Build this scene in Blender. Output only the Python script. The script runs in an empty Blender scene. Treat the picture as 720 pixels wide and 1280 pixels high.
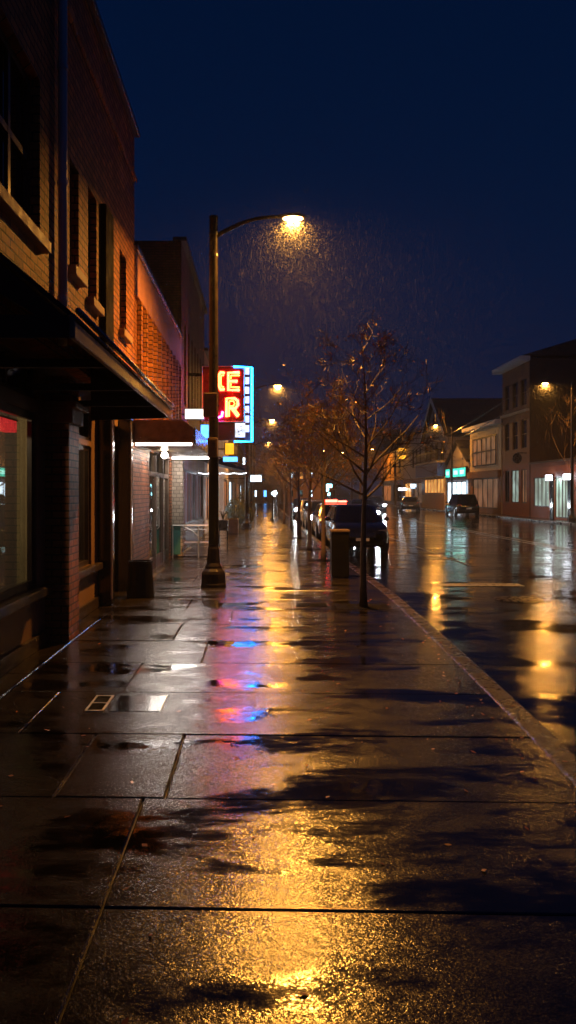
import bpy, math, random
from mathutils import Vector, Matrix
R = math.radians
rnd = random.Random(7)
sc = bpy.context.scene
col = sc.collection

# ------------------------------------------------------------------ camera
EYE = 1.75
cam_d = bpy.data.cameras.new("camera"); cam = bpy.data.objects.new("camera", cam_d); col.objects.link(cam)
cam.location = (0, 0, EYE); cam.rotation_euler = (R(90), 0, 0)
cam_d.sensor_fit = 'VERTICAL'; cam_d.sensor_height = 36; cam_d.lens = 36 * 1000 / 1280
cam_d.shift_x = 35 / 1280; cam_d.shift_y = -25 / 1280
cam_d.clip_start = 0.05; cam_d.clip_end = 2000
sc.camera = cam
# ------------------------------------------------------------------ night sky
w = bpy.data.worlds.new("World"); sc.world = w; w.use_nodes = True
nt = w.node_tree; nt.nodes.clear()
wo = nt.nodes.new('ShaderNodeOutputWorld'); bg = nt.nodes.new('ShaderNodeBackground')
tc = nt.nodes.new('ShaderNodeTexCoord'); sep = nt.nodes.new('ShaderNodeSeparateXYZ'); rp = nt.nodes.new('ShaderNodeValToRGB')
nt.links.new(tc.outputs['Generated'], sep.inputs[0]); nt.links.new(sep.outputs['Z'], rp.inputs[0])
rp.color_ramp.elements[0].position = 0.0; rp.color_ramp.elements[0].color = (0.0050, 0.0090, 0.032, 1)
rp.color_ramp.elements[1].position = 0.60; rp.color_ramp.elements[1].color = (0.0001, 0.0052, 0.026, 1)
e = rp.color_ramp.elements.new(0.25); e.color = (0.0010, 0.0072, 0.033, 1)
bg.inputs['Strength'].default_value = 1.0
nt.links.new(rp.outputs[0], bg.inputs[0]); nt.links.new(bg.outputs[0], wo.inputs[0])
# ------------------------------------------------------------------ render settings
sc.view_settings.view_transform = 'Standard'; sc.view_settings.look = 'None'
sc.view_settings.exposure = 0.0; sc.view_settings.gamma = 1.0; sc.view_settings.use_curve_mapping = False
sc.render.engine = 'CYCLES'
cy = sc.cycles
cy.use_denoising = True
try: cy.denoiser = 'OPENIMAGEDENOISE'
except Exception: pass
cy.max_bounces = 6; cy.diffuse_bounces = 3; cy.glossy_bounces = 4; cy.transmission_bounces = 6
cy.transparent_max_bounces = 12; cy.volume_bounces = 0
cy.caustics_reflective = False; cy.caustics_refractive = False
cy.sample_clamp_indirect = 4.0; cy.sample_clamp_direct = 0
cy.use_light_tree = True
try: cy.denoising_input_passes = 'RGB_ALBEDO'
except Exception: pass

# ------------------------------------------------------------------ mesh helper
class MB:
    def __init__(s): s.v = []; s.f = []
    def add(s, vs, fs):
        b = len(s.v); s.v += [tuple(p) for p in vs]; s.f += [tuple(i + b for i in f) for f in fs]; return s
    def box(s, x0, x1, y0, y1, z0, z1):
        return s.add([(x0,y0,z0),(x1,y0,z0),(x1,y1,z0),(x0,y1,z0),(x0,y0,z1),(x1,y0,z1),(x1,y1,z1),(x0,y1,z1)],
                     [(0,3,2,1),(4,5,6,7),(0,1,5,4),(1,2,6,5),(2,3,7,6),(3,0,4,7)])
    def quad(s, a, b, c, d): return s.add([a, b, c, d], [(0,1,2,3)])
    def prism(s, pts, vec):
        n = len(pts); v = Vector(vec)
        return s.add(list(pts) + [tuple(Vector(p) + v) for p in pts],
                     [tuple(range(n))[::-1], tuple(range(n, 2*n))] + [(i, (i+1) % n, n+(i+1) % n, n+i) for i in range(n)])
    def tube(s, pts, rad, n=8, caps=True, closed=False):
        pts = [Vector(p) for p in pts]; m = len(pts)
        if not isinstance(rad, (list, tuple)): rad = [rad] * m
        b = len(s.v); prev = None
        for i, p in enumerate(pts):
            if closed: t = pts[(i+1) % m] - pts[i-1]
            else: t = (pts[min(i+1, m-1)] - pts[max(i-1, 0)])
            t = t.normalized() if t.length > 1e-9 else Vector((0,0,1))
            if prev is None:
                u = t.cross(Vector((0.13, 0.97, 0.2)));
                if u.length < 1e-3: u = t.cross(Vector((1,0,0)))
            else: u = prev - t * prev.dot(t)
            u.normalize(); prev = u; v = t.cross(u)
            for k in range(n):
                a = 2*math.pi*k/n
                s.v.append(tuple(p + (u*math.cos(a) + v*math.sin(a)) * rad[i]))
        for i in range(m if closed else m-1):
            j = (i+1) % m
            for k in range(n):
                s.f.append((b+i*n+k, b+i*n+(k+1) % n, b+j*n+(k+1) % n, b+j*n+k))
        if caps and not closed:
            s.f.append(tuple(b+k for k in range(n))[::-1]); s.f.append(tuple(b+(m-1)*n+k for k in range(n)))
        return s
    def lathe(s, c, prof, n=16, phase=0.0):
        b = len(s.v); m = len(prof)
        for r, z in prof:
            for k in range(n):
                a = 2*math.pi*k/n + phase
                s.v.append((c[0]+r*math.cos(a), c[1]+r*math.sin(a), c[2]+z))
        for i in range(m-1):
            for k in range(n):
                s.f.append((b+i*n+k, b+i*n+(k+1) % n, b+(i+1)*n+(k+1) % n, b+(i+1)*n+k))
        s.f.append(tuple(b+k for k in range(n))[::-1]); s.f.append(tuple(b+(m-1)*n+k for k in range(n)))
        return s
    def ball(s, c, r, n=10, sz=1.0, sx=1.0, sy=1.0):
        prof = []; m = n // 2 + 1
        b = len(s.v)
        for i in range(m+1):
            th = math.pi*i/m
            for k in range(n):
                a = 2*math.pi*k/n; q = max(math.sin(th), 0.02)
                s.v.append((c[0]+r*sx*q*math.cos(a), c[1]+r*sy*q*math.sin(a), c[2]-r*sz*math.cos(th)))
        for i in range(m):
            for k in range(n): s.f.append((b+i*n+k, b+i*n+(k+1) % n, b+(i+1)*n+(k+1) % n, b+(i+1)*n+k))
        return s
    def build(s, name, mat, parent=None, bevel=0, smooth=False):
        o0 = wloc(parent) if parent else Vector((0,0,0))
        me = bpy.data.meshes.new(name)
        me.from_pydata([(x-o0.x, y-o0.y, z-o0.z) for x, y, z in s.v], [], s.f)
        me.materials.append(mat); me.update()
        if smooth:
            for p in me.polygons: p.use_smooth = True
        o = bpy.data.objects.new(name, me); col.objects.link(o)
        if parent: o.parent = parent
        if bevel:
            m = o.modifiers.new('bevel', 'BEVEL'); m.width = bevel; m.segments = 2; m.limit_method = 'ANGLE'
        if smooth == 2:
            pass
        return o
def wloc(o):
    v = Vector((0,0,0))
    while o is not None: v = v + o.location; o = o.parent
    return v
def thing(name, label, cat, loc=(0,0,0), group=None):
    o = bpy.data.objects.new(name, None); col.objects.link(o); o.location = loc
    o.empty_display_size = 0.1
    o['label'] = label; o['category'] = cat
    if group: o['group'] = group
    return o
def tag(o, label, cat, group=None):
    o['label'] = label; o['category'] = cat
    if group: o['group'] = group
    return o
def kind(o, k): o['kind'] = k; return o
def copy_tree(o, parent=None):
    c = o.copy(); col.objects.link(c); c.parent = parent
    for ch in list(o.children):
        copy_tree(ch, c)
    return c
def dup(o, loc, rz, label, sc_=None):
    c = copy_tree(o); c.location = loc; c.rotation_euler = (0, 0, rz); c['label'] = label
    if sc_: c.scale = (sc_, sc_, sc_)
    return c
def lamp_light(name, typ, loc, energy, color, parent=None, rot=(0,0,0), size=0.1, size_y=None, spread=None):
    d = bpy.data.lights.new(name, typ); d.energy = energy; d.color = color
    if typ == 'AREA':
        d.size = size
        if size_y: d.shape = 'RECTANGLE'; d.size_y = size_y
        if spread: d.spread = spread
    else: d.shadow_soft_size = size
    o = bpy.data.objects.new(name, d); col.objects.link(o)
    o.location = Vector(loc) - (wloc(parent) if parent else Vector((0,0,0))); o.rotation_euler = rot
    if parent: o.parent = parent
    return o

# ------------------------------------------------------------------ materials
def N(nt, t, **kw):
    n = nt.nodes.new(t)
    for k, v in kw.items(): setattr(n, k, v)
    return n
def mat_base(name):
    m = bpy.data.materials.new(name); m.use_nodes = True
    nt = m.node_tree; b = nt.nodes['Principled BSDF']
    return m, nt, b
def surf(name, c, rough=0.5, metal=0.0, var=0.25, scale=4.0, bump=0.0, bscale=40.0, coat=0.0, spec=0.5, streak=False):
    """painted / plastered / metal surface with uneven tone and roughness"""
    m, nt, b = mat_base(name)
    g = N(nt, 'ShaderNodeTexCoord')
    mp = N(nt, 'ShaderNodeMapping'); nt.links.new(g.outputs['Object'], mp.inputs[0])
    if streak: mp.inputs['Scale'].default_value = (1, 1, 0.18)
    n1 = N(nt, 'ShaderNodeTexNoise'); n1.inputs['Scale'].default_value = scale; n1.inputs['Detail'].default_value = 6
    n1.inputs['Roughness'].default_value = 0.65
    nt.links.new(mp.outputs[0], n1.inputs['Vector'])
    mx = N(nt, 'ShaderNodeMix', data_type='RGBA'); mx.blend_type = 'MULTIPLY'; mx.inputs[0].default_value = 1
    cr = N(nt, 'ShaderNodeMapRange'); cr.inputs[1].default_value = 0.3; cr.inputs[2].default_value = 0.7
    cr.inputs[3].default_value = 1 - var; cr.inputs[4].default_value = 1 + var
    nt.links.new(n1.outputs[0], cr.inputs[0])
    mx.inputs[6].default_value = (*c, 1); nt.links.new(cr.outputs[0], mx.inputs[7]); nt.links.new(mx.outputs[2], b.inputs['Base Color'])
    rr = N(nt, 'ShaderNodeMapRange'); rr.inputs[1].default_value = 0.3; rr.inputs[2].default_value = 0.7
    rr.inputs[3].default_value = max(0.02, rough*0.75); rr.inputs[4].default_value = min(1, rough*1.25)
    nt.links.new(n1.outputs[0], rr.inputs[0]); nt.links.new(rr.outputs[0], b.inputs['Roughness'])
    b.inputs['Metallic'].default_value = metal; b.inputs['Coat Weight'].default_value = coat; b.inputs['Coat Roughness'].default_value = 0.08
    b.inputs['Specular IOR Level'].default_value = spec
    if bump:
        n2 = N(nt, 'ShaderNodeTexNoise'); n2.inputs['Scale'].default_value = bscale; n2.inputs['Detail'].default_value = 4
        nt.links.new(g.outputs['Object'], n2.inputs['Vector'])
        bp = N(nt, 'ShaderNodeBump'); bp.inputs['Strength'].default_value = 1; bp.inputs['Distance'].default_value = bump
        nt.links.new(n2.outputs[0], bp.inputs['Height']); nt.links.new(bp.outputs[0], b.inputs['Normal'])
    return m
def glow(name, c, s, var=0.0, scale=6.0):
    m, nt, b = mat_base(name)
    b.inputs['Base Color'].default_value = (c[0]*.5, c[1]*.5, c[2]*.5, 1)
    b.inputs['Emission Color'].default_value = (*c, 1); b.inputs['Emission Strength'].default_value = s
    if var:
        g = N(nt, 'ShaderNodeNewGeometry'); n1 = N(nt, 'ShaderNodeTexNoise'); n1.inputs['Scale'].default_value = scale
        nt.links.new(g.outputs['Position'], n1.inputs['Vector'])
        cr = N(nt, 'ShaderNodeMapRange'); cr.inputs[1].default_value = 0.35; cr.inputs[2].default_value = 0.65
        cr.inputs[3].default_value = s*(1-var); cr.inputs[4].default_value = s*(1+var)
        nt.links.new(n1.outputs[0], cr.inputs[0]); nt.links.new(cr.outputs[0], b.inputs['Emission Strength'])
    return m
def brick(name, c1, c2, mortar, bw=0.215, bh=0.075, bump=0.012, rough=0.6):
    m, nt, b = mat_base(name)
    g = N(nt, 'ShaderNodeNewGeometry'); sp = N(nt, 'ShaderNodeSeparateXYZ'); nt.links.new(g.outputs['Position'], sp.inputs[0])
    ad = N(nt, 'ShaderNodeMath', operation='ADD'); nt.links.new(sp.outputs[0], ad.inputs[0]); nt.links.new(sp.outputs[1], ad.inputs[1])
    cb = N(nt, 'ShaderNodeCombineXYZ'); nt.links.new(ad.outputs[0], cb.inputs[0]); nt.links.new(sp.outputs[2], cb.inputs[1])
    br = N(nt, 'ShaderNodeTexBrick'); br.inputs['Scale'].default_value = 1
    br.inputs['Brick Width'].default_value = bw; br.inputs['Row Height'].default_value = bh
    br.inputs['Mortar Size'].default_value = 0.011; br.inputs['Mortar Smooth'].default_value = 0.4; br.inputs['Bias'].default_value = 0
    br.inputs['Color1'].default_value = (*c1, 1); br.inputs['Color2'].default_value = (*c2, 1); br.inputs['Mortar'].default_value = (*mortar, 1)
    nt.links.new(cb.outputs[0], br.inputs['Vector'])
    n1 = N(nt, 'ShaderNodeTexNoise'); n1.inputs['Scale'].default_value = 1.3; n1.inputs['Detail'].default_value = 8; n1.inputs['Roughness'].default_value = .7
    nt.links.new(g.outputs['Position'], n1.inputs['Vector'])
    cr = N(nt, 'ShaderNodeMapRange'); cr.inputs[1].default_value = .3; cr.inputs[2].default_value = .7; cr.inputs[3].default_value = .55; cr.inputs[4].default_value = 1.25
    nt.links.new(n1.outputs[0], cr.inputs[0])
    mx = N(nt, 'ShaderNodeMix', data_type='RGBA'); mx.blend_type = 'MULTIPLY'; mx.inputs[0].default_value = 1
    nt.links.new(br.outputs['Color'], mx.inputs[6]); nt.links.new(cr.outputs[0], mx.inputs[7]); nt.links.new(mx.outputs[2], b.inputs['Base Color'])
    b.inputs['Roughness'].default_value = rough; b.inputs['Specular IOR Level'].default_value = .2
    n2 = N(nt, 'ShaderNodeTexNoise'); n2.inputs['Scale'].default_value = 35; n2.inputs['Detail'].default_value = 5
    nt.links.new(g.outputs['Position'], n2.inputs['Vector'])
    ma = N(nt, 'ShaderNodeMath', operation='MULTIPLY_ADD'); nt.links.new(br.outputs['Fac'], ma.inputs[0]); ma.inputs[1].default_value = -1.0
    n3 = N(nt, 'ShaderNodeMath', operation='MULTIPLY'); nt.links.new(n2.outputs[0], n3.inputs[0]); n3.inputs[1].default_value = .5
    nt.links.new(n3.outputs[0], ma.inputs[2])
    bp = N(nt, 'ShaderNodeBump'); bp.inputs['Strength'].default_value = 1; bp.inputs['Distance'].default_value = bump
    nt.links.new(ma.outputs[0], bp.inputs['Height']); nt.links.new(bp.outputs[0], b.inputs['Normal'])
    return m
def wet_ground(name, dry, wet, r_hi, r_lo, p0, p1, pscale, bump, gscale, stretch=(1,1,1), coat=0.0, spk=0.0, spec=1.0):
    """rain-wet paving: water film with smooth puddles (low roughness, flat) and rough aggregate between"""
    m, nt, b = mat_base(name)
    g = N(nt, 'ShaderNodeNewGeometry')
    mp = N(nt, 'ShaderNodeMapping'); mp.inputs['Scale'].default_value = stretch; nt.links.new(g.outputs['Position'], mp.inputs[0])
    n1 = N(nt, 'ShaderNodeTexNoise'); n1.inputs['Scale'].default_value = pscale; n1.inputs['Detail'].default_value = 7; n1.inputs['Roughness'].default_value = .66
    n1.inputs['Distortion'].default_value = .3
    nt.links.new(mp.outputs[0], n1.inputs['Vector'])
    pm = N(nt, 'ShaderNodeMapRange'); pm.interpolation_type = 'SMOOTHSTEP'; pm.inputs[1].default_value = p0; pm.inputs[2].default_value = p1
    nt.links.new(n1.outputs[0], pm.inputs[0])       # 1 = puddle
    # colour
    n2 = N(nt, 'ShaderNodeTexNoise'); n2.inputs['Scale'].default_value = 3.1; n2.inputs['Detail'].default_value = 9; n2.inputs['Roughness'].default_value = .7
    nt.links.new(g.outputs['Position'], n2.inputs['Vector'])
    vo = N(nt, 'ShaderNodeTexVoronoi'); vo.inputs['Scale'].default_value = gscale; nt.links.new(g.outputs['Position'], vo.inputs['Vector'])
    mc = N(nt, 'ShaderNodeMix', data_type='RGBA'); mc.inputs[6].default_value = (*dry, 1); mc.inputs[7].default_value = (*wet, 1)
    nt.links.new(pm.outputs[0], mc.inputs[0])
    mv = N(nt, 'ShaderNodeMapRange'); mv.inputs[1].default_value = .3; mv.inputs[2].default_value = .7; mv.inputs[3].default_value = .6; mv.inputs[4].default_value = 1.35
    nt.links.new(n2.outputs[0], mv.inputs[0])
    m2 = N(nt, 'ShaderNodeMix', data_type='RGBA'); m2.blend_type = 'MULTIPLY'; m2.inputs[0].default_value = 1
    nt.links.new(mc.outputs[2], m2.inputs[6]); nt.links.new(mv.outputs[0], m2.inputs[7])
    m3 = N(nt, 'ShaderNodeMix', data_type='RGBA'); m3.blend_type = 'MULTIPLY'; m3.inputs[0].default_value = .5
    nt.links.new(m2.outputs[2], m3.inputs[6]); nt.links.new(vo.outputs['Color'], m3.inputs[7])
    nt.links.new(m3.outputs[2], b.inputs['Base Color'])
    # roughness
    rr = N(nt, 'ShaderNodeMapRange'); rr.inputs[3].default_value = r_hi; rr.inputs[4].default_value = r_lo
    nt.links.new(pm.outputs[0], rr.inputs[0])
    ra = N(nt, 'ShaderNodeMath', operation='MULTIPLY'); nt.links.new(rr.outputs[0], ra.inputs[0])
    rv = N(nt, 'ShaderNodeMapRange'); rv.inputs[1].default_value = .3; rv.inputs[2].default_value = .7; rv.inputs[3].default_value = .7; rv.inputs[4].default_value = 1.2
    nt.links.new(n2.outputs[0], rv.inputs[0]); nt.links.new(rv.outputs[0], ra.inputs[1]); nt.links.new(ra.outputs[0], b.inputs['Roughness'])
    # relief
    n3 = N(nt, 'ShaderNodeTexNoise'); n3.inputs['Scale'].default_value = gscale*.7; n3.inputs['Detail'].default_value = 3
    nt.links.new(g.outputs['Position'], n3.inputs['Vector'])
    v2 = N(nt, 'ShaderNodeTexVoronoi'); v2.inputs['Scale'].default_value = gscale*.45; nt.links.new(g.outputs['Position'], v2.inputs['Vector'])
    h1 = N(nt, 'ShaderNodeMath', operation='MULTIPLY_ADD'); nt.links.new(v2.outputs['Distance'], h1.inputs[0]); h1.inputs[1].default_value = -.8
    nt.links.new(n3.outputs[0], h1.inputs[2])
    inv = N(nt, 'ShaderNodeMath', operation='MULTIPLY_ADD'); nt.links.new(pm.outputs[0], inv.inputs[0]); inv.inputs[1].default_value = -.93; inv.inputs[2].default_value = 1.0
    bp = N(nt, 'ShaderNodeBump'); bp.inputs['Distance'].default_value = bump
    nt.links.new(inv.outputs[0], bp.inputs['Strength']); nt.links.new(h1.outputs[0], bp.inputs['Height'])
    # gentle long undulation so streaks break into bands
    n4 = N(nt, 'ShaderNodeTexNoise'); n4.inputs['Scale'].default_value = 2.2; n4.inputs['Detail'].default_value = 2
    nt.links.new(g.outputs['Position'], n4.inputs['Vector'])
    b2 = N(nt, 'ShaderNodeBump'); b2.inputs['Strength'].default_value = 1; b2.inputs['Distance'].default_value = .006
    nt.links.new(n4.outputs[0], b2.inputs['Height']); nt.links.new(bp.outputs[0], b2.inputs['Normal'])
    if spk:      # aggregate grains: every grain tips its own way, flooded grains less so
        prev = b2.outputs[0]
        for gs, kk in ((gscale*.5, .75), (gscale*1.3, 1.0)):
            vc = N(nt, 'ShaderNodeTexVoronoi'); vc.inputs['Scale'].default_value = gs; nt.links.new(g.outputs['Position'], vc.inputs['Vector'])
            sb = N(nt, 'ShaderNodeVectorMath', operation='SUBTRACT'); sb.inputs[1].default_value = (.5,.5,.5); nt.links.new(vc.outputs['Color'], sb.inputs[0])
            am = N(nt, 'ShaderNodeMath', operation='MULTIPLY_ADD'); am.inputs[1].default_value = -.94*spk*kk; am.inputs[2].default_value = spk*kk; nt.links.new(pm.outputs[0], am.inputs[0])
            sc2 = N(nt, 'ShaderNodeVectorMath', operation='SCALE'); nt.links.new(sb.outputs[0], sc2.inputs[0]); nt.links.new(am.outputs[0], sc2.inputs['Scale'])
            ad = N(nt, 'ShaderNodeVectorMath', operation='ADD'); nt.links.new(prev, ad.inputs[0]); nt.links.new(sc2.outputs[0], ad.inputs[1]); prev = ad.outputs[0]
        nm = N(nt, 'ShaderNodeVectorMath', operation='NORMALIZE'); nt.links.new(prev, nm.inputs[0]); nt.links.new(nm.outputs[0], b.inputs['Normal'])
    else: nt.links.new(b2.outputs[0], b.inputs['Normal'])
    b.inputs['IOR'].default_value = 1.45; b.inputs['Specular IOR Level'].default_value = spec
    return m
def glass(name, tint=(1,1,1), rough=0.02, fac=0.0):
    m = bpy.data.materials.new(name); m.use_nodes = True; nt = m.node_tree; nt.nodes.clear()
    o = N(nt, 'ShaderNodeOutputMaterial'); mx = N(nt, 'ShaderNodeMixShader'); t = N(nt, 'ShaderNodeBsdfTransparent'); g = N(nt, 'ShaderNodeBsdfGlossy')
    lw = N(nt, 'ShaderNodeFresnel'); ge = N(nt, 'ShaderNodeNewGeometry'); mr = N(nt, 'ShaderNodeMapRange'); mr.inputs[3].default_value = 1.5; mr.inputs[4].default_value = 1/1.5
    nt.links.new(ge.outputs['Backfacing'], mr.inputs[0]); nt.links.new(mr.outputs[0], lw.inputs[0])
    t.inputs[0].default_value = (*tint, 1); g.inputs['Roughness'].default_value = rough
    ad = N(nt, 'ShaderNodeMath', operation='ADD'); ad.use_clamp = True; ad.inputs[1].default_value = fac
    nt.links.new(lw.outputs[0], ad.inputs[0]); nt.links.new(ad.outputs[0], mx.inputs[0])
    nt.links.new(t.outputs[0], mx.inputs[1]); nt.links.new(g.outputs[0], mx.inputs[2]); nt.links.new(mx.outputs[0], o.inputs[0])
    return m

M = {}
M['brick_tan'] = brick('brick_tan', (.60,.23,.06), (.32,.11,.034), (.04,.022,.014), bw=.26, bh=.095, bump=.045, rough=.55)
M['brick_red'] = brick('brick_red', (.42,.15,.06), (.26,.085,.04), (.07,.05,.035), bh=.085, bump=.025, rough=.45)
M['brick_dark'] = brick('brick_dark', (.19,.035,.032), (.12,.028,.025), (.06,.04,.035))
M['plaster_pink'] = surf('plaster_pink', (.46,.21,.15), .6, var=.2, scale=2, bump=.004)
M['stone'] = brick('stone_pale', (.45,.40,.32), (.35,.30,.24), (.22,.19,.15), bw=.16, bh=.10)
M['trim_dark'] = surf('trim_dark', (.035,.022,.015), .35, var=.3, scale=6)
M['panel_brown'] = surf('panel_brown', (.24,.135,.07), .45, var=.3, scale=3, streak=True, bump=.002)
M['sill'] = surf('sill_stone', (.36,.24,.13), .6, var=.2, scale=8, bump=.004)
M['black_metal'] = surf('black_metal', (.012,.010,.010), .28, var=.3, scale=8, spec=.6)
M['black_gloss'] = surf('black_gloss', (.010,.009,.012), .12, var=.2, scale=8, spec=.7)
M['pole'] = surf('pole_paint', (.016,.011,.008), .34, var=.35, scale=10, bump=.001, bscale=60)
M['pipe'] = surf('pipe_paint', (.75,.66,.62), .38, var=.25, scale=5, streak=True)
M['awning'] = surf('awning_sheet', (.020,.015,.012), .5, var=.3, scale=5)
M['fascia'] = surf('fascia_wood', (.34,.24,.16), .34, var=.3, scale=7, streak=False, bump=.003)
M['gutter'] = surf('gutter_metal', (.35,.33,.34), .25, metal=.8, var=.2)
M['steel'] = surf('steel', (.75,.75,.73), .4, metal=.9, var=.15)
M['teal'] = surf('teal_paint', (.04,.17,.15), .5)
M['white'] = surf('white_paint', (.62,.60,.60), .5, var=.12, scale=3)
M['cream'] = surf('cream_paint', (.52,.42,.27), .6, var=.15, scale=1.5, streak=True)
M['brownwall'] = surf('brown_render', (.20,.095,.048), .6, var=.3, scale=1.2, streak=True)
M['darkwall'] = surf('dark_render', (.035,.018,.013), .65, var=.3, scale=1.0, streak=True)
M['ochre'] = surf('ochre_paint', (.45,.24,.07), .6, var=.2, scale=1.5, streak=True)
M['pinkwall'] = surf('pink_render', (.36,.24,.22), .6, var=.2, scale=1.5, streak=True)
M['greywall'] = surf('grey_clapboard', (.22,.19,.19), .6, var=.2, scale=1.2, streak=True)
M['blueband'] = surf('blue_paint', (.03,.05,.20), .45)
M['rust'] = surf('rust_paint', (.22,.07,.035), .5, var=.25)
M['roof'] = surf('roof_felt', (.012,.011,.013), .6)
M['pane'] = surf('window_pane', (.008,.009,.012), .06, var=.1, spec=.6)
M['glass'] = glass('shop_glass', (.9,.9,.88), .015, .10)
M['interior'] = surf('interior_wall', (.15,.125,.11), .7, var=.3, scale=1.5)
M['curtain'] = surf('curtain_cloth', (.42,.36,.20), .8, var=.2, scale=3)
M['bark'] = surf('bark', (.13,.08,.05), .6, var=.4, scale=14, bump=.006, bscale=50)
M['leaf'] = surf('leaf_rust', (.42,.12,.03), .45, var=.5, scale=3)
M['leaf2'] = surf('leaf_amber', (.26,.12,.045), .45, var=.5, scale=3)
M['foliage'] = surf('foliage_dark', (.045,.05,.02), .5, var=.5, scale=1.2)
M['tyre'] = surf('tyre', (.015,.015,.015), .6)
M['rim'] = surf('rim', (.35,.35,.36), .3, metal=.9)
M['carglass'] = surf('car_glass', (.006,.007,.010), .04, var=.1, spec=.8)
M['chrome'] = surf('chrome', (.7,.7,.7), .12, metal=1.0, var=.1)
M['lens_off'] = surf('headlamp_off', (.25,.25,.26), .08, metal=.4, coat=1)
M['plastic'] = surf('bin_plastic', (.006,.0055,.0055), .4, var=.3, spec=.25)
M['sand'] = surf('sand_concrete', (.40,.30,.17), .7, bump=.006)
M['soil'] = surf('soil', (.004,.003,.002), .8, bump=.02, bscale=30, spec=.08)
M['sidewalk'] = wet_ground('wet_concrete', (.024,.017,.012), (.009,.007,.006), .225, .06, .48, .62, 1.25, .0007, 170, stretch=(.55,1.35,1), spk=.11)
M['kerb'] = wet_ground('wet_kerb', (.055,.035,.022), (.025,.018,.012), .30, .15, .55, .75, 1.5, .0015, 120, spk=.16)
M['road'] = wet_ground('wet_asphalt', (.007,.008,.011), (.004,.004,.006), .15, .07, .42, .60, .8, .0008, 150, stretch=(.5,1.0,1), spk=.05, spec=.55)
M['joint'] = surf('joint_dirt', (.03,.022,.015), .5)
M['ground'] = surf('ground_dark', (.03,.03,.025), .6)
M['marking'] = surf('road_marking', (.26,.27,.30), .3, var=.35, scale=12, bump=.002)
M['hills'] = surf('hill_dark', (.02,.025,.02), .8)
AMBER = (1.0, .40, .055)
M['lens'] = glow('lamp_lens', (1.0, .50, .13), 70)
M['em_white'] = glow('lit_white', (.85,.9,1.0), 9)
M['em_strip'] = glow('lit_strip', (1.0,.90,.85), 26)
M['em_head'] = glow('headlight_lit', (.80,.92,1.0), 260)
M['em_red'] = glow('red_lamp_lit', (1.0,.03,.018), 40)
M['em_tail'] = glow('tail_lit', (1.0,.06,.03), 3)
M['neon_red'] = glow('neon_red', (1.0,.030,.015), 13)
M['neon_core'] = glow('neon_core', (1.0,.20,.022), 26)
M['neon_pink'] = glow('neon_pink', (1.0,.06,.75), 28)
M['neon_blue'] = glow('neon_blue', (.005,.20,1.0), 60)
M['em_lblue'] = glow('lit_lightblue', (.10,.38,1.0), 3.0, .2)
M['em_orange'] = glow('lit_orange', (1.0,.42,.02), 1.6, .1)
M['em_panel'] = glow('lit_panel', (.80,.88,1.0), 1.3, .3, 5)
M['em_teal'] = glow('lit_teal', (.05,.80,.62), 1.3, .3, 1.5)
M['em_teal_pale'] = glow('lit_teal_pale', (.35,1.0,.85), 2.2, .3, 2.5)
M['em_shop'] = glow('lit_shop', (.55,.75,.66), .42, .6, .9)
M['em_warm'] = glow('lit_warm', (1.0,.45,.10), .9, .5, 1.2)
M['em_warm_dim'] = glow('lit_warm_dim', (.8,.45,.25), .10, .7, 1.0)
M['em_cool'] = glow('lit_cool', (.65,.85,1.0), 3.0, .3, 2)
M['em_teal_bright'] = glow('lit_teal_bright', (.35,.9,1.0), 7)
M['em_bulb'] = glow('bulb_lit', (1.0,.85,.65), 40)
M['em_reflection_red'] = glow('red_reflection', (1.0,.05,.05), .9, .4, 20)  # red emission standing in for a reflection on the shop glass
M['board_red'] = surf('sign_red_enamel', (.32,.02,.015), .3)
M['board_lit'] = surf('red_letter_board', (.14,.008,.006), .35, var=.3)
M['board_dark'] = surf('sign_maroon', (.10,.02,.015), .4)
M['signback'] = surf('sign_back_metal', (.16,.11,.08), .5, var=.3)

# ------------------------------------------------------------------ ground
def cx(y):                                     # kerb outer edge
    P = [(-5,1.95),(4.5,2.06),(6,2.14),(9,2.24),(13.5,2.34),(18,2.30),(23,2.18),(40,2.15),(200,2.15)]
    for (a, b), (c, d) in zip(P, P[1:]):
        if y <= c: return b + (d-b)*(y-a)/(c-a)
    return P[-1][1]
RZ = -.12
kind(MB().quad((-300,-60,-.14),(300,-60,-.14),(300,520,-.14),(-300,520,-.14)).build('ground', M['ground']), 'structure')
ys = [-6,0,3,4.5,6,9,11,13.5,15.5,18,20.5,23,30,40,60,90,140,200]
mb = MB()
for a, b in zip(ys, ys[1:]): mb.quad((cx(a)-.1,a,RZ),(17.6,a,RZ),(17.6,b,RZ),(cx(b)-.1,b,RZ))
kind(mb.build('road', M['road']), 'structure')
# kerb stones
mb = MB(); y = -3.0; CW = .19
while y < 130:
    L = 1.83 if y < 40 else 6; a, b = y + .004, y + L - .004; h = .0 + rnd.uniform(-.002,.002)
    for s in [0]:
        xa, xb = cx(a), cx(b); c = .022
        pa = [(xa-CW,a,h-.25),(xa-CW,a,h-.01),(xa-CW+.012,a,h+.002),(xa-c,a,h+.002),(xa-c*.3,a,h-c*.35),(xa,a,h-c),(xa+.01,a,h-.25)]
        pb = [(p[0]-xa+xb,b,p[2]) for p in pa]; n = 7
        mb.add(pa+pb, [tuple(range(n)), tuple(range(n,2*n))[::-1]] + [(i,n+i,n+(i+1)%n,(i+1)%n) for i in range(n)])
    y += L
kind(mb.build('kerb', M['kerb']), 'structure')
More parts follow.
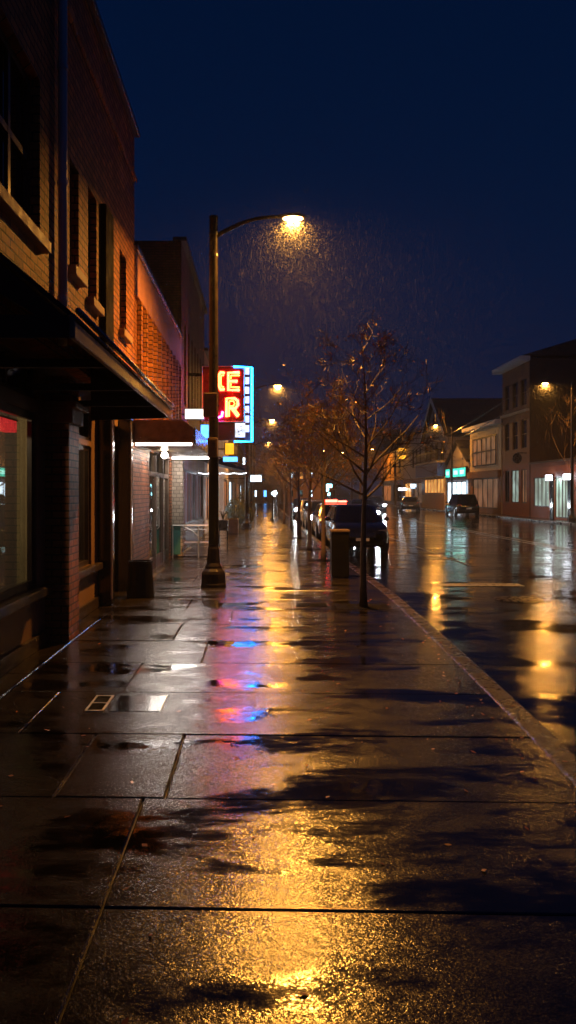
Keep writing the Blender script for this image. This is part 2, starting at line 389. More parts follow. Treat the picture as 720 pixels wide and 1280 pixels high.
# sidewalk slabs (grooved joints are real gaps)
XL = -2.20
ROW0 = 3.35; STEP = 1.205
cols = {-4:[-.66], -3:[-.665], -2:[-.665], -1:[-.665], 0:[-.665], 1:[-1.185,-.545], 2:[-1.75], 3:[-1.2], 4:[-.6], 5:[-1.03]}
rows = []
k = -4
mb = MB(); jt = MB()
def skew(x): return -.03 * x
def slab(mb, x0a, x0b, x1a, x1b, ya, yb):
    g = .0045; c = .008; dz = rnd.uniform(-.0025,.0025)
    def P(x, y, z): return (x, y + skew(x), z)
    o = [P(x0a+g,ya+g,-.03+dz),P(x1a-g,ya+g,-.03+dz),P(x1b-g,yb-g,-.03+dz),P(x0b+g,yb-g,-.03+dz)]
    m_ = [P(x0a+g,ya+g,-.006+dz),P(x1a-g,ya+g,-.006+dz),P(x1b-g,yb-g,-.006+dz),P(x0b+g,yb-g,-.006+dz)]
    t = [P(x0a+g+c,ya+g+c,dz),P(x1a-g-c,ya+g+c,dz),P(x1b-g-c,yb-g-c,dz),P(x0b+g+c,yb-g-c,dz)]
    f = [(8,9,10,11)]
    for i in range(4):
        j = (i+1) % 4; f += [(i,j,4+j,4+i),(4+i,4+j,8+j,8+i)]
    mb.add(o+m_+t, f)
while True:
    ya = ROW0 + k*STEP; yb = ya + STEP
    if ya > 125: break
    cs = cols.get(k)
    if cs is None: cs = [[-.4],[-1.1],[],[-.9],[-1.3],[]][k % 6]
    xa = [XL]*1 + cs; xs0 = [XL] + cs + [cx(ya)-CW]; xs1 = [XL] + cs + [cx(yb)-CW]
    for i in range(len(xs0)-1): slab(mb, xs0[i], xs1[i], xs0[i+1], xs1[i+1], ya, yb)
    k += 1
# narrow strip beside the shopfronts
y = -2.0
while y < 122:
    slab(mb, -2.62, -2.62, XL-.004, XL-.004, y, y+2.41); y += 2.41
kind(mb.build('sidewalk', M['sidewalk']), 'structure')
mb = MB()
for a, b in zip(ys[:-2], ys[1:-1]): mb.quad((-2.7,a,-.022),(cx(a)-.1,a,-.022),(cx(b)-.1,b,-.022),(-2.7,b,-.022))
kind(mb.build('sidewalk_bed', M['joint']), 'structure')
# far sidewalk with kerb
kind(MB().box(17.5,17.7,-5,200,-.3,.0).build('far_kerb', M['kerb'], bevel=.02), 'structure')
mb = MB(); y = 20
while y < 180: mb.box(17.71,19.3,y,y+2.4,-.3,-.002); y += 2.41
kind(mb.build('far_sidewalk', M['sidewalk']), 'structure')
# painted markings
mz = RZ + .004
mb = MB(); mb.box(3.62,5.25,15.85,16.32,mz,mz+.003)
kind(mb.build('parking_bay_marking', M['marking']), 'structure')
mb = MB()
for yy in (22.3,): mb.box(4.7,5.5,yy,yy+.5,mz,mz+.003)
kind(mb.build('parking_tick_marking', M['marking']), 'structure')
kind(MB().box(5.3,5.36,20.5,33,mz,mz+.003).build('bay_edge_marking', M['marking']), 'structure')
mb = MB(); mb.box(9.75,9.84,22,120,mz,mz+.003); mb.box(10.1,10.19,22,120,mz,mz+.003)
kind(mb.build('centre_line_marking', M['marking']), 'structure')
# hills
mb = MB(); rh = random.Random(3); pts = []
for i in range(40):
    x = -260 + i*14; pts.append((x, 330, 10 + 7*math.sin(i*.5) + 4*math.sin(i*1.3+1) + rh.uniform(-1,1)))
for a, b in zip(pts, pts[1:]):
    mb.quad((a[0],300,-.13),(b[0],300,-.13),b,a); mb.quad(a,b,(b[0],380,-.13),(a[0],380,-.13))
kind(mb.build('hills', M['hills']), 'structure')

# ------------------------------------------------------------------ facade tools
def facade(mb, x, n, y0, y1, z0, z1, holes=(), t=.18):
    Y = sorted({y0, y1, *[h[0] for h in holes], *[h[1] for h in holes]}); Z = sorted({z0, z1, *[h[2] for h in holes], *[h[3] for h in holes]})
    Y = [v for v in Y if y0 <= v <= y1]; Z = [v for v in Z if z0 <= v <= z1]
    for a, b in zip(Y, Y[1:]):
        for c, d in zip(Z, Z[1:]):
            my, mz_ = (a+b)/2, (c+d)/2
            if any(h[0] < my < h[1] and h[2] < mz_ < h[3] for h in holes): continue
            q = [(x,a,c),(x,b,c),(x,b,d),(x,a,d)]
            mb.add(q if n > 0 else q[::-1], [(0,1,2,3)])
    xi = x - n*t
    for a, b, c, d in holes:
        mb.quad((x,a,c),(x,a,d),(xi,a,d),(xi,a,c)); mb.quad((x,b,c),(xi,b,c),(xi,b,d),(x,b,d))
        mb.quad((x,a,c),(xi,a,c),(xi,b,c),(x,b,c)); mb.quad((x,a,d),(x,b,d),(xi,b,d),(xi,a,d))
def shell(mb, x, n, y0, y1, z0, z1, depth=9):
    xb = x - n*depth
    mb.quad((x,y0,z0),(x,y0,z1),(xb,y0,z1),(xb,y0,z0)); mb.quad((x,y1,z0),(xb,y1,z0),(xb,y1,z1),(x,y1,z1))
    mb.quad((xb,y0,z0),(xb,y0,z1),(xb,y1,z1),(xb,y1,z0)); mb.quad((x,y0,z1-.25),(x,y1,z1-.25),(xb,y1,z1-.25),(xb,y0,z1-.25))
def window(root, x, n, h, t=.14, nv=1, nh=1, fm=None, pm=None, bar=.05, sill=None, name='window'):
    a, b, c, d = h; fm = fm or M['trim_dark']; pm = pm or M['pane']; mb = MB()
    x0, x1 = sorted((x - n*t, x - n*(t-.05)))
    mb.box(x0,x1,a,a+bar,c,d); mb.box(x0,x1,b-bar,b,c,d); mb.box(x0,x1,a+bar,b-bar,c,c+bar); mb.box(x0,x1,a+bar,b-bar,d-bar,d)
    for i in range(1, nv+1):
        u = a + (b-a)*i/(nv+1); mb.box(x0+.004,x1-.004,u-bar*.4,u+bar*.4,c+bar,d-bar)
    for i in range(1, nh+1):
        u = c + (d-c)*i/(nh+1); mb.box(x0+.008,x1-.008,a+bar,b-bar,u-bar*.4,u+bar*.4)
    f = mb.build(name, fm, root)
    p = MB(); xp = x - n*(t+.012); p.box(min(xp,xp-n*.01),max(xp,xp-n*.01),a+.002,b-.002,c+.002,d-.002); p.build('pane', pm, f)
    if sill:
        s = MB(); s.box(*sorted((x-n*.05, x+n*.10)), a-.08, b+.08, c-.12, c-.002); s.build('sill', sill, f, bevel=.008)
    return f

# ------------------------------------------------------------------ corner brick building (near left)
b1 = thing('brick_building', 'tall tan brick building nearest on the left with a dark awning and grey drainpipe', 'building', (-2.3,8,0))
WX = -2.3; H1 = 8.25
holes = [(5.6,8.36,4.38,6.05),(9.66,10.15,4.48,5.8),(10.7,11.25,4.35,5.85),(13.1,13.75,4.42,5.75)]
mb = MB(); facade(mb, WX, 1, 1.0, 14.65, 3.3, H1, holes, .22)
shell(mb, WX, 1, 1.0, 14.65, 3.3, H1, 10)
mb.quad((WX,1,3.3),(WX,14.65,3.3),(-2.52,14.65,3.3),(-2.52,1,3.3))
mb.build('wall', M['brick_tan'], b1)
MB().box(WX,WX+.10,1.0,14.68,H1,H1+.09).box(WX-.3,WX,1.0,14.68,H1+.001,H1+.09).build('coping', M['trim_dark'], b1, bevel=.01)
MB().box(WX+.002,WX+.05,1.0,14.67,7.42,7.50).build('string_course', M['brick_tan'], b1, bevel=.01)
window(b1, WX, 1, holes[0], .15, nv=3, nh=1, bar=.09, sill=M['sill'])
for h in holes[1:]: window(b1, WX, 1, h, .14, nv=0, nh=1, bar=.05, sill=M['sill'])
MB().box(WX+.002,WX+.09,11.5,12.1,3.0,5.9).build('duct', M['soil'], b1, bevel=.01)
d = MB().tube([(WX+.08,9.0,3.4),(WX+.08,9.0,8.3)], .052, 12).build('drainpipe', M['pipe'], b1, smooth=True)
for z in (3.9,5.2,6.5,7.7): MB().tube([(WX+.08,9.0,z),(WX+.08,9.0,z+.05)], .062, 12).build('pipe_collar', M['pipe'], d)
# ground floor
GX = -2.5
w1 = (2.2,8.95,.68,2.64); tr1 = (2.2,8.95,2.78,3.2); w2 = (10.0,11.85,.68,2.42); tr2 = (10.0,11.85,2.5,2.95); ent = (12.45,14.1,.0,2.9)
mb = MB(); facade(mb, GX, 1, 1.0, 14.65, 0, 3.3, [w1,tr1,w2,tr2,ent], .10)
mb.build('shopfront', M['panel_brown'], b1)
MB().box(GX,GX+.05,1.0,9.3,.0,.16).box(GX,GX+.05,9.85,12.2,.0,.16).build('skirting', M['trim_dark'], b1, bevel=.006)
MB().box(GX-.02,GX+.11,1.0,9.25,.58,.68).build('shop_sill', M['trim_dark'], b1, bevel=.012)
MB().box(GX-.02,GX+.11,9.9,12.2,.58,.68).build('shop_sill', M['trim_dark'], b1, bevel=.012)
f = window(b1, GX, 1, w1, .08, nv=1, nh=0, bar=.09, pm=M['glass'], name='shop_window')
f = window(b1, GX, 1, tr1, .08, nv=6, nh=0, bar=.05, name='transom_window')
f = window(b1, GX, 1, w2, .08, nv=1, nh=0, bar=.07, pm=M['glass'], name='shop_window')
f = window(b1, GX, 1, tr2, .08, nv=1, nh=0, bar=.05, name='transom_window')
mb = MB().box(GX-.05,-2.22,9.3,9.8,0,3.1).build('pier', M['brick_red'], b1)
MB().box(GX-.05,-2.17,9.25,9.85,2.55,2.72).box(GX-.05,-2.12,9.2,9.9,2.724,2.8).build('pier_cap', M['sill'], b1, bevel=.01)
for yy in (12.3, 14.12):
    mb = MB().box(-2.52,-2.28,yy,yy+.24,.0,3.25); c_ = mb.build('column', M['black_gloss'], b1, bevel=.012)
    MB().box(-2.29,-2.262,yy-.012,yy+.012,.1,3.0).build('metal_strip', M['steel'], c_)
# recessed door
mb = MB(); mb.quad((-2.5,12.5,0),(-3.4,12.5,0),(-3.4,12.5,3),(-2.5,12.5,3)); mb.quad((-3.4,12.5,0),(-3.4,14.1,0),(-3.4,14.1,3),(-3.4,12.5,3))
mb.quad((-2.5,14.1,0),(-3.4,14.1,0),(-3.4,14.1,3),(-2.5,14.1,3)); mb.quad((-2.5,12.5,2.9),(-3.4,12.5,2.9),(-3.4,14.1,2.9),(-2.5,14.1,2.9))
mb.build('entrance_recess', M['panel_brown'], b1)
dr = MB().box(-3.39,-3.33,12.7,13.7,0,2.3).build('door', M['black_gloss'], b1, bevel=.01)
MB().tube([(-3.30,12.8,.9),(-3.27,12.8,1.0),(-3.27,12.8,1.2),(-3.30,12.8,1.3)], .012).build('door_handle', M['steel'], dr)
# shop room behind the glass
mb = MB(); xb = -5.0
mb.quad((xb,1,0),(xb,9.25,0),(xb,9.25,3.3),(xb,1,3.3)); mb.quad((xb,9.25,0),(-2.55,9.25,0),(-2.55,9.25,3.3),(xb,9.25,3.3)); mb.quad((xb,1,0),(-2.55,1,0),(-2.55,1,3.3),(xb,1,3.3))
mb.quad((xb,1,.3),(-2.6,1,.3),(-2.6,9.25,.3),(xb,9.25,.3)); mb.quad((xb,1,3.2),(-2.6,1,3.2),(-2.6,9.25,3.2),(xb,9.25,3.2))
mb.quad((-4.2,9.9,.3),(-4.2,12.2,.3),(-4.2,12.2,3.2),(-4.2,9.9,3.2)); mb.quad((-4.2,12.2,.3),(-2.6,12.2,.3),(-2.6,12.2,3.2),(-4.2,12.2,3.2))
mb.quad((-4.2,9.9,.3),(-2.6,9.9,.3),(-2.6,12.2,.3),(-4.2,12.2,.3))
mb.build('shop_interior', M['interior'], b1)
mb = MB(); n_ = 26
for i in range(n_):
    u0, u1 = i/n_, (i+1)/n_; f0 = .003*math.sin(u0*25); f1 = .003*math.sin(u1*25)
    mb.quad((-2.57-.22*u0,9.18+f0,.35),(-2.57-.22*u1,9.18+f1,.35),(-2.57-.22*u1,9.18+f1,2.7),(-2.57-.22*u0,9.18+f0,2.7))
tag(mb.build('curtain', M['curtain']), 'tan curtain hanging at the right edge of the big shop window', 'curtain')
lamp_light('shop_fill', 'POINT', (-3.6,7.2,2.6), 75, (1,.75,.45), b1, size=.1)  # added fill light that brightens the big window's room, no fitting
lamp_light('shop_fill', 'POINT', (-3.4,10.8,2.5), 22, (1,.6,.3), b1, size=.1)  # second added fill, for the room behind the smaller window
s_ = thing('window_reflection', 'small red glowing box imitating a reflection at the top of the big shop window', 'sign', (-2.72,8.5,2.40))  # glowing box in place of a red reflection in the glass
MB().box(-2.78,-2.66,8.2,8.75,2.40,2.52).build('reflection_face', M['em_reflection_red'], s_); MB().box(-2.79,-2.65,8.18,8.77,2.522,2.54).build('reflection_frame', M['trim_dark'], s_)
MB().tube([(-2.72,8.3,2.54),(-2.72,8.3,3.19)], .006, 5).build('hanger', M['black_metal'], s_)
MB().tube([(-2.72,8.65,2.54),(-2.72,8.65,3.19)], .006, 5).build('hanger', M['black_metal'], s_)
# awning of the corner building
AX = -1.2; A0, A1 = 5.2, 10.9
aw = MB()
aw.prism([(AX,A0,2.90),(AX,A0,2.86),(WX-.005,A0,3.78),(WX-.005,A0,3.83)], (0,A1-A0,0))
awn = aw.build('awning', M['awning'], b1)
MB().prism([(AX-.02,A0+.03,2.76),(AX-.02,A0+.03,2.85),(WX,A0+.03,3.75),(WX,A0+.03,3.40)], (0,-.03,0)).box(WX,AX-.045,A0-.012,A0+.0,2.75,2.90).build('end_panel', M['awning'], awn)
MB().prism([(AX-.02,A1-.03,2.76),(AX-.02,A1-.03,2.85),(WX,A1-.03,3.75),(WX,A1-.03,2.72)], (0,.03,0)).build('end_panel', M['awning'], awn)
for yy in (6.6,8.1,9.6): MB().box(WX,AX-.05,yy,yy+.06,2.78,2.85).build('crossbar', M['awning'], awn)
MB().box(AX-.04,AX,A0-.01,A1+.01,2.75,2.905).build('fascia', M['fascia'], awn, bevel=.006)
MB().tube([(AX+.02,A0-.01,2.925),(AX+.02,A1+.01,2.925)], .022, 8).tube([(AX+.012,A0-.01,2.875),(AX+.012,A1+.01,2.875)], .010, 8).build('gutter', M['gutter'], awn, smooth=True)

# ------------------------------------------------------------------ second building
b2 = thing('low_brick_building', 'two storey brick building with a row of narrow upper windows past the tan building', 'building', (-2.35,19,0))
X2 = -2.35
hs = [(15.55+i*.76, 15.55+i*.76+.42, 3.45, 5.25) for i in range(10)]
mb = MB(); facade(mb, X2, 1, 14.68, 23.35, 3.05, 6.2, hs, .2); shell(mb, X2, 1, 14.68, 23.35, 0, 6.2, 9)
mb.build('wall', M['brick_red'], b2)
mb = MB()
for i in range(11): mb.box(X2+.003,X2+.09,15.29+i*.76,15.29+i*.76+.17,3.3,5.4)
mb.build('pilasters', M['brick_tan'], b2, bevel=.01)
MB().box(X2+.003,X2+.06,14.7,23.34,5.42,6.19).build('frieze', M['plaster_pink'], b2)
MB().box(X2-.25,X2+.12,14.69,23.36,6.2,6.29).build('coping', M['gutter'], b2, bevel=.01)
for h in hs: window(b2, X2, 1, h, .16, nv=0, nh=1, bar=.04)
sh = (17.0,20.9,.0,2.62)
mb = MB(); facade(mb, X2, 1, 14.68, 23.35, 0, 3.05, [sh], .12)
mb.build('ground_floor_wall', M['brick_red'], b2)
mb = MB()
for a in (17.0,18.2,19.55,20.75): mb.box(X2-.12,X2-.02,a,a+.12,0,2.6)
mb.box(X2-.115,X2-.025,17.12,20.75,2.1,2.2)
fr = mb.build('door_frame', M['signback'], b2, bevel=.006)
MB().box(X2-.10,X2-.04,17.12,20.75,.0,.28).build('kick_plate', M['trim_dark'], fr)
for a, b_ in ((17.12,18.2),(18.32,19.55),(19.67,20.75)):
    MB().box(X2-.075,X2-.065,a,b_,.28,2.1).build('glass_pane', M['glass'], fr)
MB().tube([(X2-.01,18.4,.9),(X2+.03,18.4,.95),(X2+.03,18.4,1.35),(X2-.01,18.4,1.4)], .014).build('door_handle', M['steel'], fr)
mb = MB(); mb.quad((-4.4,16.8,0),(-4.4,21,0),(-4.4,21,2.6),(-4.4,16.8,2.6)); mb.quad((-4.4,21,0),(-2.4,21,0),(-2.4,21,2.6),(-4.4,21,2.6)); mb.quad((-4.4,16.8,2.62),(-4.4,21,2.62),(-2.4,21,2.62),(-2.4,16.8,2.62))
mb.build('lobby', M['interior'], b2)
lamp_light('lobby_lamp', 'POINT', (-3.3,19,2.3), 12, (1,.85,.6), b2, size=.1)
# canopy slab with strip lights
cn = MB().prism([(-2.34,14.75,2.66),(-1.22,14.75,2.66),(-1.22,14.75,2.92),(-1.42,14.75,3.08),(-2.34,14.75,3.08)], (0,6.4,0)).build('canopy', M['fascia'], b2, bevel=.008)
MB().box(-1.22,-1.19,14.74,21.17,2.64,2.93).build('canopy_trim', M['gutter'], cn)
MB().box(-2.30,-1.27,14.80,14.88,2.615,2.655).build('strip_light', M['em_strip'], cn)
MB().box(-2.30,-1.27,20.9,20.98,2.615,2.655).build('strip_light', M['em_strip'], cn)
mb = MB().ball((-2.1,17.6,2.56),.075,12); mb.build('ceiling_bulb', M['em_bulb'], cn, smooth=True)
lamp_light('canopy_lamp', 'AREA', (-1.8,16.2,2.60), 26, (1,.88,.78), b2, size=.9, size_y=.1)
lamp_light('canopy_lamp', 'AREA', (-1.8,20.5,2.60), 20, (1,.88,.78), b2, size=.9, size_y=.1)
MB().box(-2.42,-2.06,21.35,21.75,0,2.9).build('stone_pillar', M['stone'], b2, bevel=.01)

# ------------------------------------------------------------------ farther left buildings
def plain_building(name, label, x, n, y0, y1, h, wm, holes, shopholes, gm, ph=3.0, depth=9, pm=None, spm=None, sill=None, roofm=None, nv=1):
    b = thing(name, label, 'building', (x, (y0+y1)/2, 0))
    mb = MB(); facade(mb, x, n, y0, y1, ph, h, holes, .16); shell(mb, x, n, y0, y1, 0, h, depth); mb.build('wall', wm, b)
    mb = MB(); facade(mb, x, n, y0, y1, 0, ph, shopholes, .12); mb.build('shopfront', gm, b)
    for hh in holes: window(b, x, n, hh, .12, nv=0, nh=1, bar=.06, pm=pm, sill=sill)
    for i, hh in enumerate(shopholes): window(b, x, n, hh, .09, nv=nv, nh=0, bar=.07, pm=(spm[i] if spm else None), name='shop_window')
    x0, x1 = sorted((x+n*.15, x-n*.25)); MB().box(x0,x1,y0,y1,h,h+.12).build('coping', roofm or M['trim_dark'], b)
    return b
b3 = plain_building('dark_brick_building', 'dark maroon brick building rising behind the neon sign', -2.3, 1, 23.4, 33, 9.1, M['brick_dark'],
    [(24.3+i*1.25,24.85+i*1.25,4.4,6.9) for i in range(7)], [(24.2,32.2,.7,2.45)], M['panel_brown'], spm=[M['pane']])
# striped blind panels in its shop window
sw = [c for c in b3.children if c.name.startswith('shop_window')][0]
cl = [(.10,.09,.12),(.28,.12,.14),(.45,.40,.50),(.30,.06,.05),(.08,.05,.06),(.35,.10,.08),(.40,.30,.35),(.12,.04,.03)]
for i in range(14):
    y0 = 24.3+i*.56
    m_ = M.setdefault('stripe%d' % (i % 8), surf('blind_cloth', cl[i % 8], .6))
    MB().box(-2.375,-2.36,y0,y0+.40,.76,2.38).build('blind', m_, sw)
b4 = plain_building('white_gabled_shop', 'narrow shop with white upper wall half hidden behind the neon sign', -2.3, 1, 33.1, 44, 7.6, M['plaster_pink'],
    [(34+i*1.6,34.7+i*1.6,4.2,6) for i in range(6)], [(34,38,.5,2.5),(39,43,.5,2.5)], M['white'], spm=[M['em_warm_dim'],M['em_cool']])
b5 = plain_building('pale_shop_building', 'pale shop building with white ground floor beyond the neon sign', -2.3, 1, 44.1, 58, 8.6, M['white'],
    [(45+i*2,46+i*2,4.2,6.4) for i in range(6)], [(51,57,.5,2.6)], M['white'], spm=[M['em_warm_dim']])
b6 = plain_building('dark_corner_shop', 'dark low shop behind the round bushes down the sidewalk', -2.3, 1, 58.2, 78, 6.2, M['darkwall'],
    [(60+i*3,61.4+i*3,4,5.4) for i in range(5)], [(60,66,.5,2.6),(68,75,.5,2.6)], M['darkwall'], spm=[M['em_cool'],M['em_warm_dim']])
b7 = plain_building('distant_shop_row', 'most distant dark shop at the end of the left sidewalk', -2.3, 1, 78.3, 112, 7, M['darkwall'],
    [(80+i*4,82+i*4,4,6) for i in range(7)], [(80,90,.5,2.6),(93,100,.5,2.6)], M['darkwall'], spm=[M['em_warm_dim'],M['em_cool']])
# third canopy with string lights
aw3 = thing('shop_awning', 'dark sloping shop awning with a rusty front edge above the tiny white bulbs', 'awning', (-2.3,31,2.5))
MB().prism([(-.55,30,2.62),(-.55,30,2.54),(-2.29,30,3.0),(-2.29,30,3.30)], (0,5,0)).build('awning_sheet', M['awning'], aw3)
MB().prism([(-.52,30,2.70),(-.52,30,2.64),(-2.29,30,3.31),(-2.29,30,3.37)], (0,.06,0)).build('front_edge', M['rust'], aw3)
st = thing('string_lights', 'string of tiny white bulbs along the front of the third awning', 'string lights', (-1.4,29.9,2.5))
mb = MB(); mb.tube([(-2.29+i*.1175, 29.94, 2.50-.03*math.sin(math.pi*((i/15*4) % 1))) for i in range(16)], .006, 4); mb.build('wire', M['black_metal'], st)
for i in range(26):
    u = i/25; MB().ball((-2.27+u*1.74, 29.93, 2.46-.03*math.sin(math.pi*((u*4) % 1))), .020, 6).build('bulb', M['em_white'], st)

# neon sign hung on the maroon building
ns = thing('neon_sign', 'big red neon letter sign with a glowing blue neon border', 'sign', (-2.3,26,3.4))
SY = 26.0
def sx(px): return (px-325)*SY/1000
def sz(py): return EYE + (615-py)*SY/1000
MB().box(sx(253),sx(305),SY,SY+.22,sz(527),sz(458)).build('sign_case', M['board_red'], ns, bevel=.01)
MB().box(sx(270),sx(303),SY-.02,SY-.002,sz(525),sz(460)).build('red_board', M['board_lit'], ns)
mb = MB()
for p in ((sx(253),sz(458),sx(305),sz(458)),(sx(305),sz(458),sx(305),sz(527)),(sx(305),sz(527),sx(253),sz(527)),(sx(253),sz(527),sx(253),sz(458))):
    mb.tube([(p[0],SY-.02,p[1]),(p[2],SY-.02,p[3])], .018, 6)
mb.build('board_rim', M['steel'], ns)
MB().box(sx(305.5),sx(313.5),SY+.03,SY+.2,sz(551),sz(460)).build('side_board', M['board_dark'], ns)
MB().box(sx(270),sx(293),SY+.02,SY+.2,sz(550),sz(528)).build('lower_board', M['board_dark'], ns)
MB().tube([(sx(292),SY-.03,sz(458.5)),(sx(315),SY-.03,sz(459.5)),(sx(315),SY-.03,sz(552)),(sx(293),SY-.03,sz(552))], .030, 8).build('blue_border', M['neon_blue'], ns, smooth=True)
def letter(polys, mats, rads):
    for m_, r_ in zip(mats, rads):
        mb = MB(); dy = -.07 if m_ == M['neon_red'] else -.115
        for pl in polys: mb.tube([(sx(x), SY+dy, sz(y)) for x, y in pl], r_, 8)
        mb.build('neon_letter', m_, ns, smooth=True)
def off(polys): return polys
C_ = [[(281,467),(276,466),(273.5,470),(273.5,483),(276,487.5),(281,487)]]
C2 = [[(280,470),(277,470),(276.4,473),(276.4,481),(277.5,484),(280,484)]]
E_ = [[(299.5,466.5),(285.5,466.5),(285.5,488),(299.5,488)],[(285.5,477),(297,477)]]
E2 = [[(299.5,470),(288.7,470),(288.7,474)],[(288.7,480),(288.7,484.5),(299.5,484.5)]]
R_ = [[(283.5,521.5),(283.5,498.5),(293,498.5),(297,501),(297.5,506),(294.5,510.5),(286,511)],[(290,511),(297.5,521)]]
R2 = [[(286.8,521),(286.8,502)],[(286.8,502),(292,502),(293.6,505),(291.5,508),(287,508)],[(292.5,510),(299,519)]]
for L in (C_, E_, R_):
    letter(L, [M['neon_red']], [.064])
    letter([[(x, y) for x, y in pl] for pl in L], [M['neon_core']], [.030])
for L in (C2, E2, R2):
    letter(L, [M['neon_core']], [.014])
letter([[(278.5,515),(277.5,520.5),(273,522.5),(268,521)]], [M['neon_pink']], [.034])
MB().box(sx(294),sx(306.5),SY-.03,SY+.02,sz(546.5),sz(529)).build('white_panel', M['em_panel'], ns)
mb = MB()
for a, b_, c_, d_ in ((297,540,302,538),(298,543,301,544),(299,534,303,533),(297,536,298.5,541),(302,535,303,541)):
    mb.tube([(sx(a),SY-.04,sz(b_)),(sx(c_),SY-.04,sz(d_))], .010, 5)
mb.build('painted_mark', M['board_dark'], ns)
mb = MB()
for j in range(7): mb.box(sx(306.5),sx(311.5),SY-.005,SY+.025,sz(540-j*12),sz(531.5-j*12))
mb.build('lit_side_panel', M['em_panel'], ns)
for a, b_ in ((470,466),(520,516)): MB().box(-2.3,sx(253),SY+.06,SY+.12,sz(a),sz(b_)).build('bracket', M['black_metal'], ns)
def lit_box(nm, lab, x0, x1, y0, y1, yy, em, fr=M['trim_dark'], wall_x=-2.3, dep=.18):
    X0, X1 = (x0-325)*yy/1000, (x1-325)*yy/1000; Z0, Z1 = EYE+(615-y1)*yy/1000, EYE+(615-y0)*yy/1000
    t_ = thing(nm, lab, 'sign', (wall_x if wall_x is not None else X0, yy, Z0))
    MB().box(X0-.02,X1+.02,yy,yy+dep,Z0-.02,Z1+.02).build('case', fr, t_); MB().box(X0,X1,yy-.012,yy-.002,Z0,Z1).build('lit_face', em, t_)
    if wall_x is not None: MB().tube([(wall_x,yy+.09,(Z0+Z1)/2),(X0-.02,yy+.09,(Z0+Z1)/2)], .02, 6).build('bracket', M['black_metal'], t_)
    return t_
M['em_box'] = glow('lit_box_white', (1.0,.88,.78), 3.2)
lit_box('lit_box_sign', 'blank white lit box sign left of the lamp post above the canopy', 231.5, 254.5, 511.5, 523.5, 23.0, M['em_box'])
lit_box('lit_box_sign', 'small upright blue lit box sign just left of the lamp post', 251, 261, 531, 548, 24.2, M['em_lblue'])
lit_box('lit_box_sign', 'small orange lit box sign under the neon board', 281.5, 292.5, 554, 568, 24.8, M['em_orange'])
lit_box('lit_box_sign', 'flat blue lit box sign under the orange one', 279, 297, 571, 577, 28, M['em_lblue'])
lit_box('lit_box_sign', 'small square white lit sign high on the dark corner shop', 303.5, 310, 572, 580.5, 60, M['em_cool'])
lit_box('lit_box_sign', 'wide white lit sign projecting beyond the string lights', 313, 327, 594, 602, 52, M['em_cool'])

# ------------------------------------------------------------------ street lamps
def street_lamp(name, label, group, h=6.83, arm=1.22, nb=True):
    """local: pole at origin, arm towards +X"""
    L = thing(name, label, 'street lamp', (0,0,0), group)
    mb = MB().lathe((0,0,0), [(.25,0),(.25,.05),(.235,.07),(.235,.24),(.215,.29),(.17,.34),(.165,.38),(.13,.44),(.115,.7),(.10,.74),(.10,.78)], 8, R(22.5))
    mb.build('base', M['pole'], L, bevel=.008)
    MB().lathe((0,0,0), [(.095,.781),(.090,3),(.078,h-.02),(.084,h-.01),(.084,h+.03),(.03,h+.05)], 14).build('pole', M['pole'], L, smooth=True)
    mb = MB()
    for z in (h-.72, h-.32): mb.lathe((0,0,z), [(.088,0),(.088,.05)], 14)
    mb.build('collar', M['pole'], L)
    zp = h-.27
    pts = [(.06,0,zp-.06),(.25,0,zp+.05),(.5,0,zp+.17),(.8,0,zp+.26),(1.05,0,zp+.29),(arm,0,zp+.29)]
    MB().tube(pts, [.042,.040,.037,.034,.032,.032], 10).build('arm', M['pole'], L, smooth=True)
    hz = zp+.29
    # cobra head
    mb = MB(); prof = [(arm-.04,.035,.03,.03),(arm+.06,.07,.05,.035),(arm+.18,.10,.07,.03),(arm+.34,.105,.075,.03),(arm+.44,.075,.05,.025),(arm+.48,.03,.02,.02)]
    n = 12; b = len(mb.v)
    for X, wy, zt, zb in prof:
        for k in range(n):
            a = 2*math.pi*k/n; s = math.sin(a)
            mb.v.append((X, wy*math.cos(a), hz + (zt*s if s > 0 else zb*s)))
    for i in range(len(prof)-1):
        for k in range(n): mb.f.append((i*n+k, i*n+(k+1) % n, (i+1)*n+(k+1) % n, (i+1)*n+k))
    mb.f.append(tuple(range(n))); mb.f.append(tuple(range((len(prof)-1)*n, len(prof)*n))[::-1])
    hd = mb.build('lamp_head', M['pole'], L, smooth=True)
    mb = MB().ball((arm+.25,0,hz-.030), .19, 14, sz=.22, sy=.52); mb.build('lens', M['lens'], hd, smooth=True)
    return L, hz, arm+.25
G1 = 'street lamps along the left sidewalk'; G2 = 'street lamps along the far side of the road'
LX, LY = -.86, 14.83
L1, hz, ax = street_lamp('street_lamp', 'tall dark street lamp nearest the camera with thick stepped base', G1)
lr = [(LX,LY,0,L1)]
def lamp_bulb(x, y, z, e, parent_o, lx, spr=180):
    d = bpy.data.lights.new('lamp_glow', 'AREA'); d.energy = e; d.color = AMBER; d.shape = 'ELLIPSE'; d.size = .30; d.size_y = .17; d.spread = R(spr)
    o = bpy.data.objects.new('lamp_glow', d); col.objects.link(o); o.location = (lx, 0, z); o.parent = parent_o
    return o
lamp_bulb(0,0,hz-.085,780,L1,ax,161)
L1.location = (LX, LY, 0)
for yy, lab in ((38.2,'second street lamp down the left sidewalk, beyond the neon sign'),(56.5,'third street lamp down the left sidewalk, seen small'),(82,'fourth and farthest street lamp on the left sidewalk')):
    c = dup(L1, (-.62, yy, 0), 0, lab)
    for ch in c.children:
        if ch.type == 'LIGHT': ch.data = ch.data.copy(); ch.data.spread = R(180); ch.data.energy = 820
R1, hz2, ax2 = street_lamp('street_lamp', 'bright street lamp at the right edge before the brown building', G2, h=8.0, arm=1.3)
lamp_bulb(0,0,hz2-.085,720,R1,ax2)
